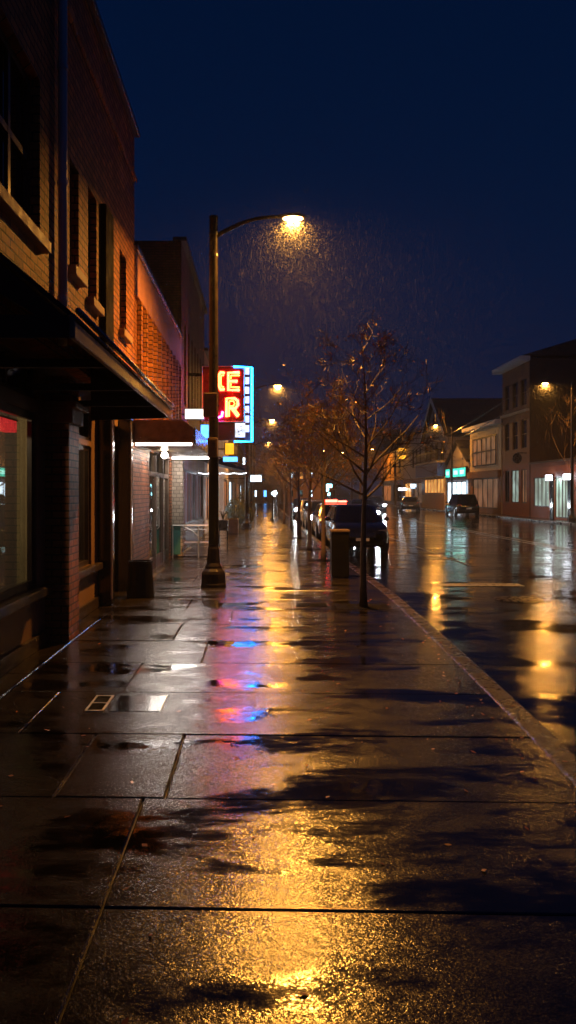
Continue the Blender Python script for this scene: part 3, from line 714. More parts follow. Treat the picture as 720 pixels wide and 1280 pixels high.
R1.location = (17.95, 46, 0); R1.rotation_euler = (0,0,math.pi)
dup(R1, (18.0,75,0), math.pi, 'street lamp in front of the gabled house across the road')
dup(R1, (18.0,117,0), math.pi, 'farthest street lamp across the road, seen among dark trees')
# plates clamped to the near lamp post
t_ = thing('sign_plate', 'upper square sign back clamped to the near lamp post', 'sign', (-.86,14.7,3.1))
MB().box(-1.045,-.785,14.68,14.72,3.13,3.57).build('plate', M['signback'], t_, bevel=.008); MB().box(-.95,-.77,14.722,14.745,3.3,3.36).build('clamp', M['black_metal'], t_)
t_ = thing('signal_box', 'lower grey control box clamped to the near lamp post', 'box', (-.86,14.65,2.38))
MB().box(-.955,-.775,14.56,14.74,2.39,2.74).build('case', M['signback'], t_, bevel=.012); MB().box(-.93,-.80,14.548,14.558,2.43,2.70).build('door', M['signback'], t_, bevel=.004)

# ------------------------------------------------------------------ right side buildings
RX = 19.0
rb1 = plain_building('storefront', 'single storey rust red storefront lit pale white at the right edge', RX, -1, 40, 56.2, 3.7, M['rust'],
    [], [(52.6,55.6,.75,2.75),(49.3,51.6,.1,2.75),(42,48,.3,2.75)], M['rust'], ph=2.9, spm=[M['em_shop']]*3, nv=3)
for a, b_ in ((48.6,49.2),(51.7,52.2)): MB().box(18.9,18.998,a,b_,0,2.9).build('black_post', M['black_gloss'], rb1)
lit = MB().box(18.6,18.9,51.75,52.15,2.5,2.85); lit.build('wall_lamp', M['em_white'], rb1)
MB().box(18.6,18.9,48.7,49.1,2.5,2.85).build('wall_lamp', M['em_white'], rb1)
lamp_light('shop_glow', 'AREA', (18.5,51,2.6), 60, (.75,.95,.9), rb1, size=2, size_y=.3)
hol = [(57.0,58.3,8.0,9.9),(59.0,60.2,8.0,9.9),(61.0,62.1,8.0,9.9),(57.0,58.3,4.9,7.0),(59.0,60.2,4.9,7.0),(61.0,62.1,4.9,7.0)]
rb2 = plain_building('brown_building', 'tall three storey brown building with white eaves across the road', RX, -1, 56.4, 62.7, 11.2, M['brownwall'],
    hol, [(57.0,58.2,.95,3.4),(58.8,60.5,.95,3.4),(61,62.1,.95,3.4)], M['rust'], ph=3.8, depth=12, spm=[M['em_warm_dim'],M['em_shop'],M['pane']])
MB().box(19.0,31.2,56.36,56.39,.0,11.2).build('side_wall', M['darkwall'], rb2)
MB().box(18.3,19.0,56.2,63.2,11.0,11.35).build('eaves', M['white'], rb2, bevel=.03)
MB().box(18.8,19.0,56.4,62.7,7.5,7.66).build('string_course', M['cream'], rb2)
MB().prism([(18.4,56.2,11.36),(31,56.2,11.36),(31,56.2,12.4),(24.5,56.2,13.2)], (0,7,0)).build('roof', M['roof'], rb2)
t_ = thing('wall_sign', 'dark round sign hung on the brown building corner', 'sign', (18.9,56.9,3.6))
MB().prism([(18.3+.32*math.cos(a*math.pi/8),56.9,4.15+.38*math.sin(a*math.pi/8)) for a in range(16)], (0,.12,0)).build('sign_disc', M['black_metal'], t_); MB().box(18.3,18.99,56.94,56.98,4.5,4.56).build('bracket', M['black_metal'], t_)
rb3 = plain_building('cream_building', 'two storey cream building with one wide upper window across the road', RX, -1, 63.0, 72.4, 7.2, M['cream'],
    [], [(64.0,71.5,.4,2.9)], M['brownwall'], ph=3.3, spm=[M['em_warm_dim']], nv=4)
MB().box(18.45,19.0,62.9,73.2,7.15,7.5).build('eaves', M['white'], rb3, bevel=.03)
window(rb3, RX-.02, -1, (64.2,71.2,3.95,6.4), -.03, nv=4, nh=1, bar=.12, pm=M['em_warm_dim'])
MB().box(18.7,19.0,63,72.4,2.95,3.5).build('shop_band', M['brownwall'], rb3)
# small gabled shop with teal sign
rb4 = thing('small_gabled_shop', 'small dark gabled shop under a teal lit sign', 'building', (RX,77,0))
mb = MB(); mb.prism([(RX,72.6,0),(RX,81,0),(RX,81,4.6),(RX,76.6,6.5),(RX,72.6,4.6)], (10,0,0)); mb.build('wall', M['greywall'], rb4)
MB().prism([(18.7,72.5,4.5),(18.7,72.5,4.7),(18.7,76.6,6.75),(18.7,81,4.7),(18.7,81,4.5),(18.7,76.6,6.5)], (11,0,0)).build('roof', M['roof'], rb4)
window(rb4, RX-.06, -1, (73.2,80.6,.4,2.8), -.02, nv=3, nh=0, bar=.12, pm=M['em_cool'], name='shop_window')
MB().box(18.9,18.99,73.2,75.6,.4,1.2).build('wall_panel', M['rust'], rb4)
ts = thing('teal_sign', 'long teal lit shop sign made of three panels', 'sign', (18.8,76.5,3.1))
MB().box(18.75,18.93,72.8,81.0,3.1,4.1).build('case', M['trim_dark'], ts)
for a, b_ in ((73.0,75.4),(75.5,78.0),(79.0,80.8)): MB().box(18.735,18.748,a,b_,3.2,4.0).build('lit_panel', M['em_teal'], ts)
mb = MB()
for a, b_ in ((73.5,75.0),(75.9,77.4),(79.3,80.4)): mb.box(18.722,18.734,a,b_,3.42,3.8)
mb.build('pale_panel', M['em_teal_pale'], ts)
# large gabled house
rb5 = thing('gabled_house', 'large gabled house with dark roof, balcony and blue band across the road', 'building', (RX,87,0))
MB().prism([(RX,81.1,0),(RX,92.7,0),(RX,92.7,7.6),(RX,87,11.6),(RX,81.1,7.6)], (14,0,0)).build('wall', M['greywall'], rb5)
MB().prism([(18.6,80.9,7.35),(18.6,80.9,7.65),(18.6,87,11.95),(18.6,92.9,7.65),(18.6,92.9,7.35),(18.6,87,11.6)], (15,0,0)).build('roof', M['roof'], rb5)
MB().prism([(18.5,80.8,7.30),(18.5,80.8,7.75),(18.5,87,12.1),(18.5,93.0,7.75),(18.5,93.0,7.30),(18.5,87,11.6)], (.09,0,0)).build('bargeboard', M['white'], rb5)
MB().box(18.0,18.99,81.2,92.6,3.4,4.75).build('blue_band', M['blueband'], rb5)
MB().box(18.72,18.99,81.2,92.6,0,1.4).build('ochre_base', M['ochre'], rb5)
window(rb5, RX-.06, -1, (82.0,91.8,1.42,3.35), -.02, nv=5, nh=0, bar=.25, fm=M['ochre'], pm=M['em_warm'], name='shop_window')
bl = MB(); bl.box(17.95,18.99,81.3,92.5,4.78,4.95); 
bal = bl.build('balcony', M['cream'], rb5)
mb = MB()
for i in range(30): mb.box(17.98,18.02,81.4+i*.38,81.44+i*.38,4.95,5.85)
mb.box(17.96,18.04,81.3,92.5,5.85,5.93); mb.build('railing', M['trim_dark'], bal)
for a in (82.5,85.2,88,90.5): window(rb5, RX-.05, -1, (a,a+1.1,5.0,7.0), -.02, nv=0, nh=1, bar=.1)
window(rb5, RX-.05, -1, (86.3,87.6,8.2,9.8), -.02, nv=0, nh=1, bar=.1)
rb6 = plain_building('pink_building', 'small pinkish two storey building left of the gabled house', RX, -1, 92.9, 106, 8.6, M['pinkwall'],
    [(94.5,95.6,4.7,7.0),(96.6,97.7,4.7,7.0),(98.8,99.9,4.7,7.0)], [(94,99,.4,2.9),(100.5,105,.4,2.9)], M['rust'], ph=3.4, spm=[M['em_warm_dim'],M['em_warm']])
lit_box('lit_box_sign', 'white lit box sign on the small pinkish building', 513, 520.5, 605, 610.5, 95, M['em_cool'], wall_x=None)
lit_box('lit_box_sign', 'pale lit shop sign above the farthest blue shopfront', 498, 508, 610, 613, 104, M['em_white'], wall_x=None)
rb7 = plain_building('ochre_building', 'farthest ochre building across the road beside the utility pole', RX, -1, 106.2, 125, 7.4, M['ochre'],
    [(108+i*4,109.6+i*4,4.3,6.2) for i in range(4)], [(107.5,114,.4,2.8),(116,123,.4,2.8)], M['blueband'], ph=3.4, spm=[M['pane'],M['em_warm_dim']])

# utility pole and wires
up = thing('utility_pole', 'utility pole with amber lit lantern cluster across the road', 'utility pole', (17.6,104,0))
MB().tube([(17.6,104,0),(17.6,104,8.8)], [.14,.09], 8).build('pole', M['bark'], up)
MB().box(17.6,19.0,103.95,104.05,7.6,7.75).build('crossarm', M['bark'], up)
M['em_amber'] = glow('lit_amber', (1.0,.42,.03), 1.6, .5, 3)
for dz in (6.3, 7.2): MB().box(17.9,18.9,103.7,103.9,dz-.25,dz+.25).build('lantern', M['em_amber'], up)
wr = thing('overhead_wires', 'thin overhead wires running from the utility pole along the far facades', 'wire', (17.6,104,7))
for j, (za, zb_) in enumerate(((7.7,8.5),(7.0,7.6))):
    MB().tube([(17.7+.1*i/12, 104-47*i/12, za+(zb_-za)*i/12 - 1.1*math.sin(math.pi*i/12)) for i in range(13)], .022, 5).build('wire', M['black_metal'], wr)

# ------------------------------------------------------------------ trees
def grow(mb, lv, p, d, L, r, rng, depth, maxd, tips, bend=.25, up=.15):
    n = 4; pts = [p]; rad = [r]; q = Vector(p); dd = Vector(d).normalized()
    for i in range(n):
        dd = (dd + Vector((rng.uniform(-1,1),rng.uniform(-1,1),rng.uniform(-.6,1)*.7+up))*bend).normalized()
        q = q + dd*(L/n); pts.append(tuple(q)); rad.append(max(r*(1-(i+1)/n*.62), .0032))
    mb.tube(pts, rad, 6 if depth == 0 else (5 if depth == 1 else 3), caps=False)
    if depth < maxd:
        k = rng.choice((3,4,4,5)) if depth < maxd-1 else rng.choice((3,4,5))
        for j in range(k):
            i = rng.randint(1, n); base = Vector(pts[i]); td = (Vector(pts[i])-Vector(pts[i-1])).normalized()
            side = td.cross(Vector((rng.uniform(-1,1),rng.uniform(-1,1),rng.uniform(-1,1)))).normalized()
            nd = (td*rng.uniform(.5,1.0) + side*rng.uniform(.5,.9)).normalized()
            grow(mb, lv, tuple(base), nd, L*rng.uniform(.42,.72), rad[i]*.62, rng, depth+1, maxd, tips, bend, up)
    else: tips.append(pts[-1])
    if depth >= maxd-1: tips.append(pts[2])
def add_leaves(mb, tips, n, size, rng, clump=1):
    for _ in range(n):
        t = Vector(rng.choice(tips))
        for c in range(clump):
            p = t + Vector((rng.gauss(0,1),rng.gauss(0,1),rng.gauss(0,1)))*size*(.7 if clump == 1 else 1.5)
            u = Vector((rng.uniform(-1,1),rng.uniform(-1,1),rng.uniform(-1,1))).normalized(); v = u.cross(Vector((rng.uniform(-1,1),rng.uniform(-1,1),rng.uniform(-1,1)))).normalized()
            s = size*rng.uniform(.5,1.2)
            mb.add([p-u*s, p+v*s*.5, p+u*s, p-v*s*.5], [(0,1,2,3)])
def street_tree(name, label, seed, h, nlimb, maxd, leaves, leafmat, spread=1.0, fork=.40, group=None, fixed=(), tr=.05, lsize=.028, clump=1):
    rng = random.Random(seed); T = thing(name, label, 'tree', (0,0,0), group)
    pts = []; rad = []
    for i in range(13):
        u = i/12; pts.append((math.sin(u*5+seed)*.03*u*2, math.cos(u*4+seed)*.03*u*2, u*h)); rad.append(max(tr*(1-u*.95)*(1.25 if i == 0 else 1), .004))
    MB().tube(pts, rad, 9).build('trunk', M['bark'], T, smooth=True)
    mb = MB(); tips = []
    for i in range(nlimb):
        u = fork + (1-fork)*.92*(i/(nlimb-1))**.9; k = min(int(u*12), 11); f = u*12-k
        p = Vector(pts[k])*(1-f) + Vector(pts[k+1])*f
        a = i*2.4 + rng.uniform(-.4,.4); e = rng.uniform(.5,.95) + u*.2
        L = h*.36*spread*(1-.72*(u-fork)/(1-fork)) * rng.uniform(.8,1.2)
        grow(mb, None, tuple(p), (math.cos(a), math.sin(a), e), L, rad[k]*.55, rng, 1, maxd, tips, .2)
    for (u, d, L) in fixed:
        k = int(u*12); grow(mb, None, pts[k], d, L, rad[k]*.62, rng, 1, maxd, tips, .10, .05)
    mb.build('branches', M['bark'], T)
    if leaves:
        lb = MB(); add_leaves(lb, tips, leaves, lsize, rng, clump); lb.build('leaves', leafmat, T)
    return T
GT = 'young trees along the left kerb'
T1 = street_tree('street_tree', 'bare young tree nearest the camera in front of the parked cars', 5, 4.08, 17, 4, 420, M['leaf'], spread=.82, fork=.40,
                 fixed=[(.50,(.75,.1,.75),1.25),(.45,(-.8,.2,.42),1.05),(.42,(.5,-.3,.9),.9),(.52,(-.7,-.2,.6),1.05)], tr=.055, group=GT)
T1.location = (1.58, 12.2, 0)
T2 = street_tree('street_tree', 'dense twiggy rust leaved tree just beyond the black litter bin', 11, 3.9, 19, 4, 1700, M['leaf2'], spread=1.0, fork=.42, tr=.065, group=GT, lsize=.036)
T2.location = (1.62, 20.4, 0)
T3 = street_tree('street_tree', 'twiggy brown tree third along the left kerb', 23, 4.05, 19, 4, 2200, M['leaf2'], spread=1.15, fork=.40, tr=.07, group=GT, lsize=.040)
T3.location = (1.52, 24.4, 0)
labs = ['fourth kerb tree, its trunk seen left of the dark parked car', 'fifth kerb tree, small and brown', 'sixth kerb tree, small behind the fifth', 'seventh kerb tree far down the sidewalk', 'last and smallest kerb tree at the far end']
for i, (x, y) in enumerate(((1.5,30.5),(1.45,37),(1.35,45),(1.3,56),(1.3,70))):
    dup((T3, T2)[i % 2], (x, y, 0), 1.3*(i+1), labs[i], 1.0)
T8 = street_tree('sidewalk_tree', 'bare tree beside the bright lamp at the right edge of the road', 31, 7.2, 10, 3, 0, None, spread=.9, fork=.35, tr=.055)
T8.location = (18.5, 47.5, 0)
def leafy(name, label, seed, h, rx, n, mat, group=None, lsize=.22):
    rng = random.Random(seed); T = thing(name, label, 'tree', (0,0,0), group)
    MB().tube([(0,0,0),(.1,0,h*.3),(0,.1,h*.6),(0,0,h*.85)], [.22,.18,.12,.05], 8).build('trunk', M['bark'], T)
    cl = []
    for i in range(26):
        a = rng.uniform(0,6.28); u = rng.uniform(.28,1); r_ = rx*math.sqrt(max(0,1-((u-.55)/.5)**2))*rng.uniform(.3,1)
        cl.append((r_*math.cos(a), r_*math.sin(a), h*u, rng.uniform(.5,1.0)*rx*.38))
    mb = MB()
    for _ in range(n):
        c = rng.choice(cl); v = Vector((rng.gauss(0,1),rng.gauss(0,1),rng.gauss(0,1))).normalized()*c[3]*rng.uniform(.5,1.05)
        p = Vector(c[:3]) + v; uu = Vector((rng.uniform(-1,1),rng.uniform(-1,1),rng.uniform(-1,1))).normalized(); vv = uu.cross(Vector((rng.uniform(-1,1),.3,.9))).normalized(); s = lsize*rng.uniform(.6,1.2)
        mb.add([p-uu*s, p+vv*s*.6, p+uu*s, p-vv*s*.6], [(0,1,2,3)])
    mb.build('crown', mat, T)
    return T
GB = 'dark trees beyond the end of the road'
BL = 'dark leafy tree in the mass beyond the end of the road'
B1 = leafy('background_tree', BL, 2, 11, 4.5, 2600, M['foliage'], GB); B1.location = (11,140,-.1)
B2 = leafy('background_tree', BL, 8, 12.5, 5.0, 2600, M['leaf2'], GB); B2.location = (17,136,-.1)
for i, (x, y, s) in enumerate(((5,146,.9),(23,140,1.1),(14,152,1.15),(-1,150,.8),(29,150,1.2),(20,122,.85),(9,158,1.2),(24,129,1.0),(35,160,1.3),(2,135,.6),(26,112,1.1))):
    dup((B1,B2)[i % 2], (x,y,-.1), i*1.1, BL, s)
for o in (B1,B2): pass
for (x, y, lab) in ((11.3,122,'distant lamp with its head glowing among the dark trees, left of the road end'),(14.6,127,'distant lamp glowing in the middle of the dark trees')):
    dup(R1, (x,y,0), math.pi, lab)
kind(MB().box(9.8,16.5,121,134,-.3,.02).build('verge', M['ground']), 'structure')
def far_block(lab, x0, x1, y, h, wm, lits, seed):
    rng = random.Random(seed); b = thing('distant_building', lab, 'building', ((x0+x1)/2, y, 0), 'distant buildings at the end of the street')
    mb = MB(); mb.box(x0,x1,y,y+8,0,h); mb.build('wall', wm, b); MB().box(x0-.2,x1+.2,y-.15,y+8.2,h+.003,h+.35).build('roof', M['roof'], b)
    n = int((x1-x0)/1.6); fl = int(h/3)
    for i in range(n):
        for j in range(fl):
            em = rng.choice(lits); xx = x0+.5+i*1.6; MB().box(xx,xx+.45,y-.05,y-.01,1.0+j*3,2.0+j*3).build('window', em, b)
far_block('low distant building with cold white shop lights at the end of the left sidewalk', -1.5, 4.2, 128, 4.2, M['darkwall'], [M['em_white'],M['em_cool'],M['em_lblue'],M['pane'],M['pane']], 4)
far_block('distant building with scattered blue white windows behind the row of parked cars', 4.6, 10.2, 134, 7.2, M['brownwall'], [M['em_cool'],M['em_teal_bright'],M['em_warm'],M['pane'],M['pane'],M['pane']], 6)
# round shrubs and planters on the left sidewalk
def shrub(label, x, y, r, h, seed):
    rng = random.Random(seed); T = thing('round_shrub', label, 'plant', (x,y,0), 'round shrubs by the far shop')
    MB().tube([(x,y,0),(x,y,h*.6)], [.05,.03], 6).build('stem', M['bark'], T)
    mb = MB()
    for _ in range(1500):
        v = Vector((rng.gauss(0,1),rng.gauss(0,1),rng.gauss(0,1))).normalized()*rng.uniform(.75,1.02)
        p = Vector((x,y,h*.5)) + Vector((v.x*r, v.y*r, v.z*h*.5)); u = Vector((rng.uniform(-1,1),rng.uniform(-1,1),rng.uniform(-1,1))).normalized(); w_ = u.cross(v+Vector((.1,0,0))).normalized(); s = .05
        mb.add([p-u*s,p+w_*s*.6,p+u*s,p-w_*s*.6],[(0,1,2,3)])
    mb.build('foliage', M['foliage'], T)
shrub('dark round shrub standing behind the sandy planter box', -1.25, 41, .55, 1.45, 1)
shrub('smaller dark round shrub beside the bigger one', -.75, 42.5, .42, 1.0, 2)
shrub('loose amber lit shrub farther down the sidewalk', -1.0, 58, .7, 2.1, 3)
t_ = thing('planter_box', 'sandy square planter box in front of the dark shrub', 'planter', (-1.15,34,0))
MB().box(-1.42,-.92,33.7,34.2,0,.62).build('box', M['sand'], t_, bevel=.02); MB().box(-1.37,-.97,33.75,34.15,.622,.64).build('soil', M['soil'], t_)
t_ = thing('dark_planter', 'dark metal planter stand with a small spiky plant behind the lamp post', 'planter', (-1.2,27,0))
MB().box(-1.42,-1.08,26.9,27.2,.45,.80).build('box', M['black_metal'], t_, bevel=.01)
for a, b_ in ((-1.40,26.92),(-1.12,26.92),(-1.40,27.16),(-1.12,27.16)): MB().box(a,a+.03,b_,b_+.03,0,.45).build('leg', M['black_metal'], t_)
mb = MB()
for i in range(9):
    a = i*.7; mb.tube([(-1.25,27.05,.8),(-1.25+.06*math.cos(a),27.05+.06*math.sin(a),1.0),(-1.25+.15*math.cos(a),27.05+.15*math.sin(a),1.12)], [.012,.010,.002], 4)
mb.build('plant', M['foliage'], t_)
# tapered pot beside the shop
t_ = thing('street_pot', 'black flared litter pot standing against the shop wall near the black columns', 'bin', (-2.0,13.4,0))
mb = MB().lathe((-2.0,13.4,0), [(.225,0),(.23,.02),(.195,.56),(.205,.57),(.205,.60),(.185,.60),(.175,.50)], 24); mb.build('pot', M['plastic'], t_, smooth=False)
MB().lathe((-2.0,13.4,.49), [(.17,0),(.17,.012)], 20).build('liner', M['soil'], t_)
# steel bench frame with teal panel
t_ = thing('steel_bench', 'steel tube rail bench with teal end panel before the stone pillar', 'bench', (-1.85,21.2,0))
yb = 21.1
mb = MB().tube([(-2.30,yb,0),(-2.30,yb,.87),(-1.30,yb,.87)], .022, 6).tube([(-1.62,yb,0),(-1.62,yb,.87)], .024, 6).tube([(-2.30,yb+.3,0),(-2.30,yb+.3,.87),(-1.30,yb+.3,.87),(-1.30,yb+.3,0)], .014, 6)
mb.tube([(-2.05,yb,.86),(-1.9,yb-.01,.78),(-1.75,yb-.02,.70),(-1.62,yb-.02,.58)], .016, 6).tube([(-2.0,yb,.76),(-1.3,yb,.76)], .012, 6)
mb.build('frame', M['steel'], t_)
MB().box(-2.0,-1.28,yb,yb+.3,.40,.43).build('seat', M['steel'], t_, bevel=.005)
MB().box(-2.34,-2.10,yb+.02,yb+.05,.1,.86).build('end_panel', M['teal'], t_, bevel=.006)
MB().box(-2.30,-1.28,yb-.01,yb+.02,.02,.06).build('foot_rail', M['black_metal'], t_)
# litter bin at kerb
t_ = thing('litter_bin', 'black upright square litter bin by the kerb trees', 'bin', (1.63,16.4,0))
MB().box(1.45,1.81,16.2,16.56,.03,.93).build('body', M['plastic'], t_, bevel=.02)
MB().box(1.435,1.825,16.185,16.575,.935,.985).build('lid', M['signback'], t_, bevel=.012)
MB().box(1.47,1.79,16.22,16.54,.0,.03).build('foot', M['black_metal'], t_)
# tree pits
for i, (x, y) in enumerate(((1.58,12.2),(1.62,20.4),(1.52,24.4),(1.5,30.5))):
    o = kind(MB().box(x-.42,x+.38,y-.32,y+.32,-.02,.004).build('tree_pit', M['soil']), 'structure')
gr = thing('drain_slot', 'long dark drain slot in the sidewalk left of the nearest tree', 'drain', (.8,12.5,0))
MB().box(.56,1.03,12.25,12.55,.001,.006).build('slot', M['soil'], gr); MB().box(.54,.56,12.23,12.57,.001,.012).box(1.03,1.05,12.23,12.57,.001,.012).build('frame', M['black_metal'], gr)
# access covers on the sidewalk
t_ = thing('access_cover', 'small two window metal access cover with pale rim in the sidewalk', 'cover', (-1.32,6.6,0))
mb = MB(); a0, a1, y0, y1 = -1.40,-1.25,6.38,6.86
mb.box(a0,a1,y0,y0+.018,.001,.008).box(a0,a1,y1-.018,y1,.001,.008).box(a0,a0+.016,y0,y1,.001,.009).box(a1-.016,a1,y0,y1,.001,.009).box(a0,a1,6.61,6.628,.001,.0085)
mb.build('rim', M['steel'], t_); MB().box(a0+.01,a1-.01,y0+.01,y1-.01,.0005,.003).build('plate', M['soil'], t_)
t_ = thing('utility_cover', 'dark rectangular utility cover right of the small access cover', 'cover', (-1.0,6.6,0))
MB().box(-1.2,-.80,6.38,6.86,.0006,.004).build('plate', M['black_gloss'], t_, bevel=.001); MB().box(-.80,-.79,6.36,6.88,.001,.007).build('rim', M['steel'], t_)
t_ = thing('manhole_cover', 'round iron manhole cover in the road right of the painted bar', 'cover', (4.5,13.9,RZ))
MB().lathe((4.5,13.9,RZ), [(.42,.001),(.42,.008),(.39,.010)], 32).build('ring', M['black_metal'], t_); mb = MB().lathe((4.5,13.9,RZ), [(.37,.004),(.37,.013)], 32)
for i in range(-3,4):
    for j in range(-3,4):
        if i*i+j*j < 11: mb.box(4.5+i*.1-.025,4.5+i*.1+.025,13.9+j*.1-.025,13.9+j*.1+.025,RZ+.013,RZ+.018)
mb.build('lid', M['black_metal'], t_)
# small bollard lamps far down
for i, (x, y, lab) in enumerate(((.80,50,'short post lamp with white globe far down the sidewalk'),(1.25,62,'second small globe post lamp farther along the kerb'))):
    t_ = thing('globe_lamp', lab, 'lamp', (x,y,0)); MB().lathe((x,y,0), [(.10,0),(.06,.2),(.045,1.55)], 8).build('post', M['black_metal'], t_)
    MB().ball((x,y,1.66),.11,10).build('globe', M['em_cool'], t_, smooth=True)
t_ = thing('pole_sign', 'bright teal white lit sign on a post beyond the parked cars', 'sign', (8.6,100,0))
# stands on a traffic island
kind(MB().box(7.9,9.4,98.5,101.5,-.3,.03).build('traffic_island', M['kerb'], bevel=.03), 'structure')
MB().tube([(8.6,100,0.03),(8.6,100,2.6)], .05, 8).build('post', M['black_metal'], t_)
M['em_teal_bright'] = glow('lit_teal_bright', (.35,.9,1.0), 7)
MB().box(8.3,9.0,99.9,100.1,2.3,2.75).box(8.3,8.6,99.9,100.1,1.8,2.25).box(8.45,8.75,99.9,100.1,1.3,1.7).build('lit_face', M['em_teal_bright'], t_)

# hairline cracks in the slabs
for pts in ([(-.99,11.7),(-.97,11.2),(-1.02,10.9),(-1.0,10.5),(-1.06,10.1),(-1.04,9.7),(-1.1,9.2),(-1.08,8.9)],[(-.55,5.75),(-.57,5.5),(-.52,5.2),(-.55,4.95),(-.53,4.7)]):
    mb = MB(); mb.tube([(x, y, .0035) for x, y in pts], .0028, 4); kind(mb.build('sidewalk_crack', M['joint']), 'structure')
# fallen leaves and litter specks on the paving
mb = MB(); rf_ = random.Random(5)
for _ in range(150):
    y = rf_.uniform(2.6,13); x = rf_.uniform(-2,cx(y)-.05); a = rf_.uniform(0,6.28); s_l = rf_.uniform(.008,.028)
    if rf_.random() < .35: x = cx(y)-.35+rf_.gauss(0,.12)
    u = Vector((math.cos(a),math.sin(a),rf_.uniform(0,.3)))*s_l; v_ = Vector((-math.sin(a),math.cos(a),rf_.uniform(0,.3)))*s_l*.55; p = Vector((x,y,.006))
    mb.add([p-u,p+v_,p+u,p-v_],[(0,1,2,3)])
kind(mb.build('fallen_leaves', M['leaf']), 'stuff')
# ------------------------------------------------------------------ cars
def car(name, label, x, y, rz, paint, W=1.72, Lg=4.3, Hh=1.42, head='off', tail='off', group=None, beacon=False, cat='car'):
    T = thing(name, label, cat, (0,0,0), group); s = W/1.70
    st = [(0.0,.60,.34,.60),(.05,.72,.25,.70),(.22,.80,.20,.80),(.6,.84,.19,.90),(1.15,.85,.19,.96),(2.2,.85,.19,.98),(3.4,.85,.19,1.0),(Lg-.35,.83,.22,.98),(Lg-.06,.76,.28,.90),(Lg,.66,.36,.80)]
    mb = MB(); n = 12
    for yy, w_, zb, zt in st:
        w_ *= s
        half = [(w_*.80,zb),(w_*.97,zb+.10),(w_,zb+.26),(w_*.985,zt-.16),(w_*.93,zt-.05),(w_*.72,zt)]
        for px_, pz in half: mb.v.append((px_,yy,pz))
        for px_, pz in half[::-1]: mb.v.append((-px_,yy,pz))
    for i in range(len(st)-1):
        for k_ in range(n): mb.f.append((i*n+k_, (i+1)*n+k_, (i+1)*n+(k_+1) % n, i*n+(k_+1) % n))
    mb.f.append(tuple(range(n))); mb.f.append(tuple(range((len(st)-1)*n,len(st)*n))[::-1])
    # cabin shell
    def ring(z, ya, yb_, w_, c): 
        return [(-w_+c,ya,z),(w_-c,ya,z),(w_,ya+c*1.2,z),(w_,yb_-c,z),(w_-c,yb_,z),(-w_+c,yb_,z),(-w_,yb_-c,z),(-w_,ya+c*1.2,z)]
    y_a, y_b = 1.05, Lg-.22; r0 = ring(.93, y_a, y_b, .76*s, .08); r1 = ring(Hh-.05, y_a+.78, y_b-.36, .60*s, .10); r2 = ring(Hh, y_a+.98, y_b-.55, .48*s, .12)
    b = len(mb.v); mb.v += r0+r1+r2
    for i in range(2):
        for k_ in range(8): mb.f.append((b+i*8+k_, b+i*8+(k_+1) % 8, b+(i+1)*8+(k_+1) % 8, b+(i+1)*8+k_))
    mb.f.append(tuple(b+16+k_ for k_ in range(8)))
    body = mb.build('body', paint, T, smooth=True)
    m_ = body.modifiers.new('split', 'EDGE_SPLIT'); m_.split_angle = R(38)
    def panel(nm, a, b_, c_, d_, off_, ins=.08, mt=M['carglass'], par=T):
        a, b_, c_, d_ = map(Vector, (a,b_,c_,d_)); ce = (a+b_+c_+d_)/4; q = [p+(ce-p)*ins+Vector(off_) for p in (a,b_,c_,d_)]
        MB().prism([tuple(p) for p in q], tuple(-Vector(off_)*.5)).build(nm, mt, par)
    panel('windshield', r0[0], r0[1], r1[1], r1[0], (0,-.016,.012))
    panel('rear_window', r0[5], r0[4], r1[4], r1[5], (0,.016,.012))
    for sg, i0, i1 in ((1,2,3),(-1,7,6)):
        A, B, C2_, D = map(Vector, (r0[i0], r0[i1], r1[i1], r1[i0]))
        mA, mD = A.lerp(B,.5), D.lerp(C2_,.45)
        panel('side_window', A, mA, mD, D, (sg*.016,0,.006), .09); panel('side_window', mA, B, C2_, mD, (sg*.016,0,.006), .09)
    # wheels
    for sx_ in (-1,1):
        for yy in (.82, Lg-.82):
            xo = sx_*(.865*s); wl = MB().prism([(xo-sx_*.2,yy+.325*math.cos(a*math.pi/10),.325+.325*math.sin(a*math.pi/10)) for a in range(20)], (sx_*.2,0,0)).build('wheel', M['tyre'], T, bevel=.015)
            MB().prism([(xo+sx_*.002,yy+.21*math.cos(a*math.pi/8),.325+.21*math.sin(a*math.pi/8)) for a in range(16)], (sx_*.012,0,0)).build('rim', M['rim'], wl)
            mb = MB()
            MB().prism([(xo-sx_*.03,yy+.38*math.cos(a*math.pi/12),.325+.38*math.sin(a*math.pi/12)) for a in range(0,13)] + [(xo-sx_*.03,yy-.34,.3),(xo-sx_*.03,yy+.34,.3)][:0], (sx_*.018,0,0)).build('wheel_arch', M['tyre'], T)
    for sg in (-1,1):
        hm = M['em_head'] if head == 'on' else M['lens_off']
        MB().prism([(sg*.46*s,.02,.62),(sg*.74*s,.10,.63),(sg*.76*s,.14,.75),(sg*.48*s,.06,.72)], (0,.10,.0)).build('headlight', M['lens_off'] if head == 'on' else hm, T)
        if head == 'on': MB().lathe((0,0,0), [(.075,0),(.075,.03)], 14).v
        if head == 'on':
            mb = MB().prism([(sg*.60*s+.13*math.cos(a*math.pi/7),-.035,.68+.10*math.sin(a*math.pi/7)) for a in range(14)], (0,.05,0)); mb.build('headlamp_bulb', M['em_head'], T)
        MB().prism([(sg*.52*s,Lg-.02,.74),(sg*.72*s,Lg-.12,.74),(sg*.74*s,Lg-.14,.90),(sg*.54*s,Lg-.03,.88)], (0,.035,0)).build('taillight', M['em_tail'] if tail == 'on' else M['board_red'], T)
        mr = MB(); mr.ball((sg*(.86*s+.06),1.38,1.02), .09, 8, sz=.75, sy=.6); mr.tube([(sg*.74*s,1.42,.98),(sg*.86*s,1.40,1.0)], .02, 5); mr.build('wing_mirror', paint, T, smooth=True)
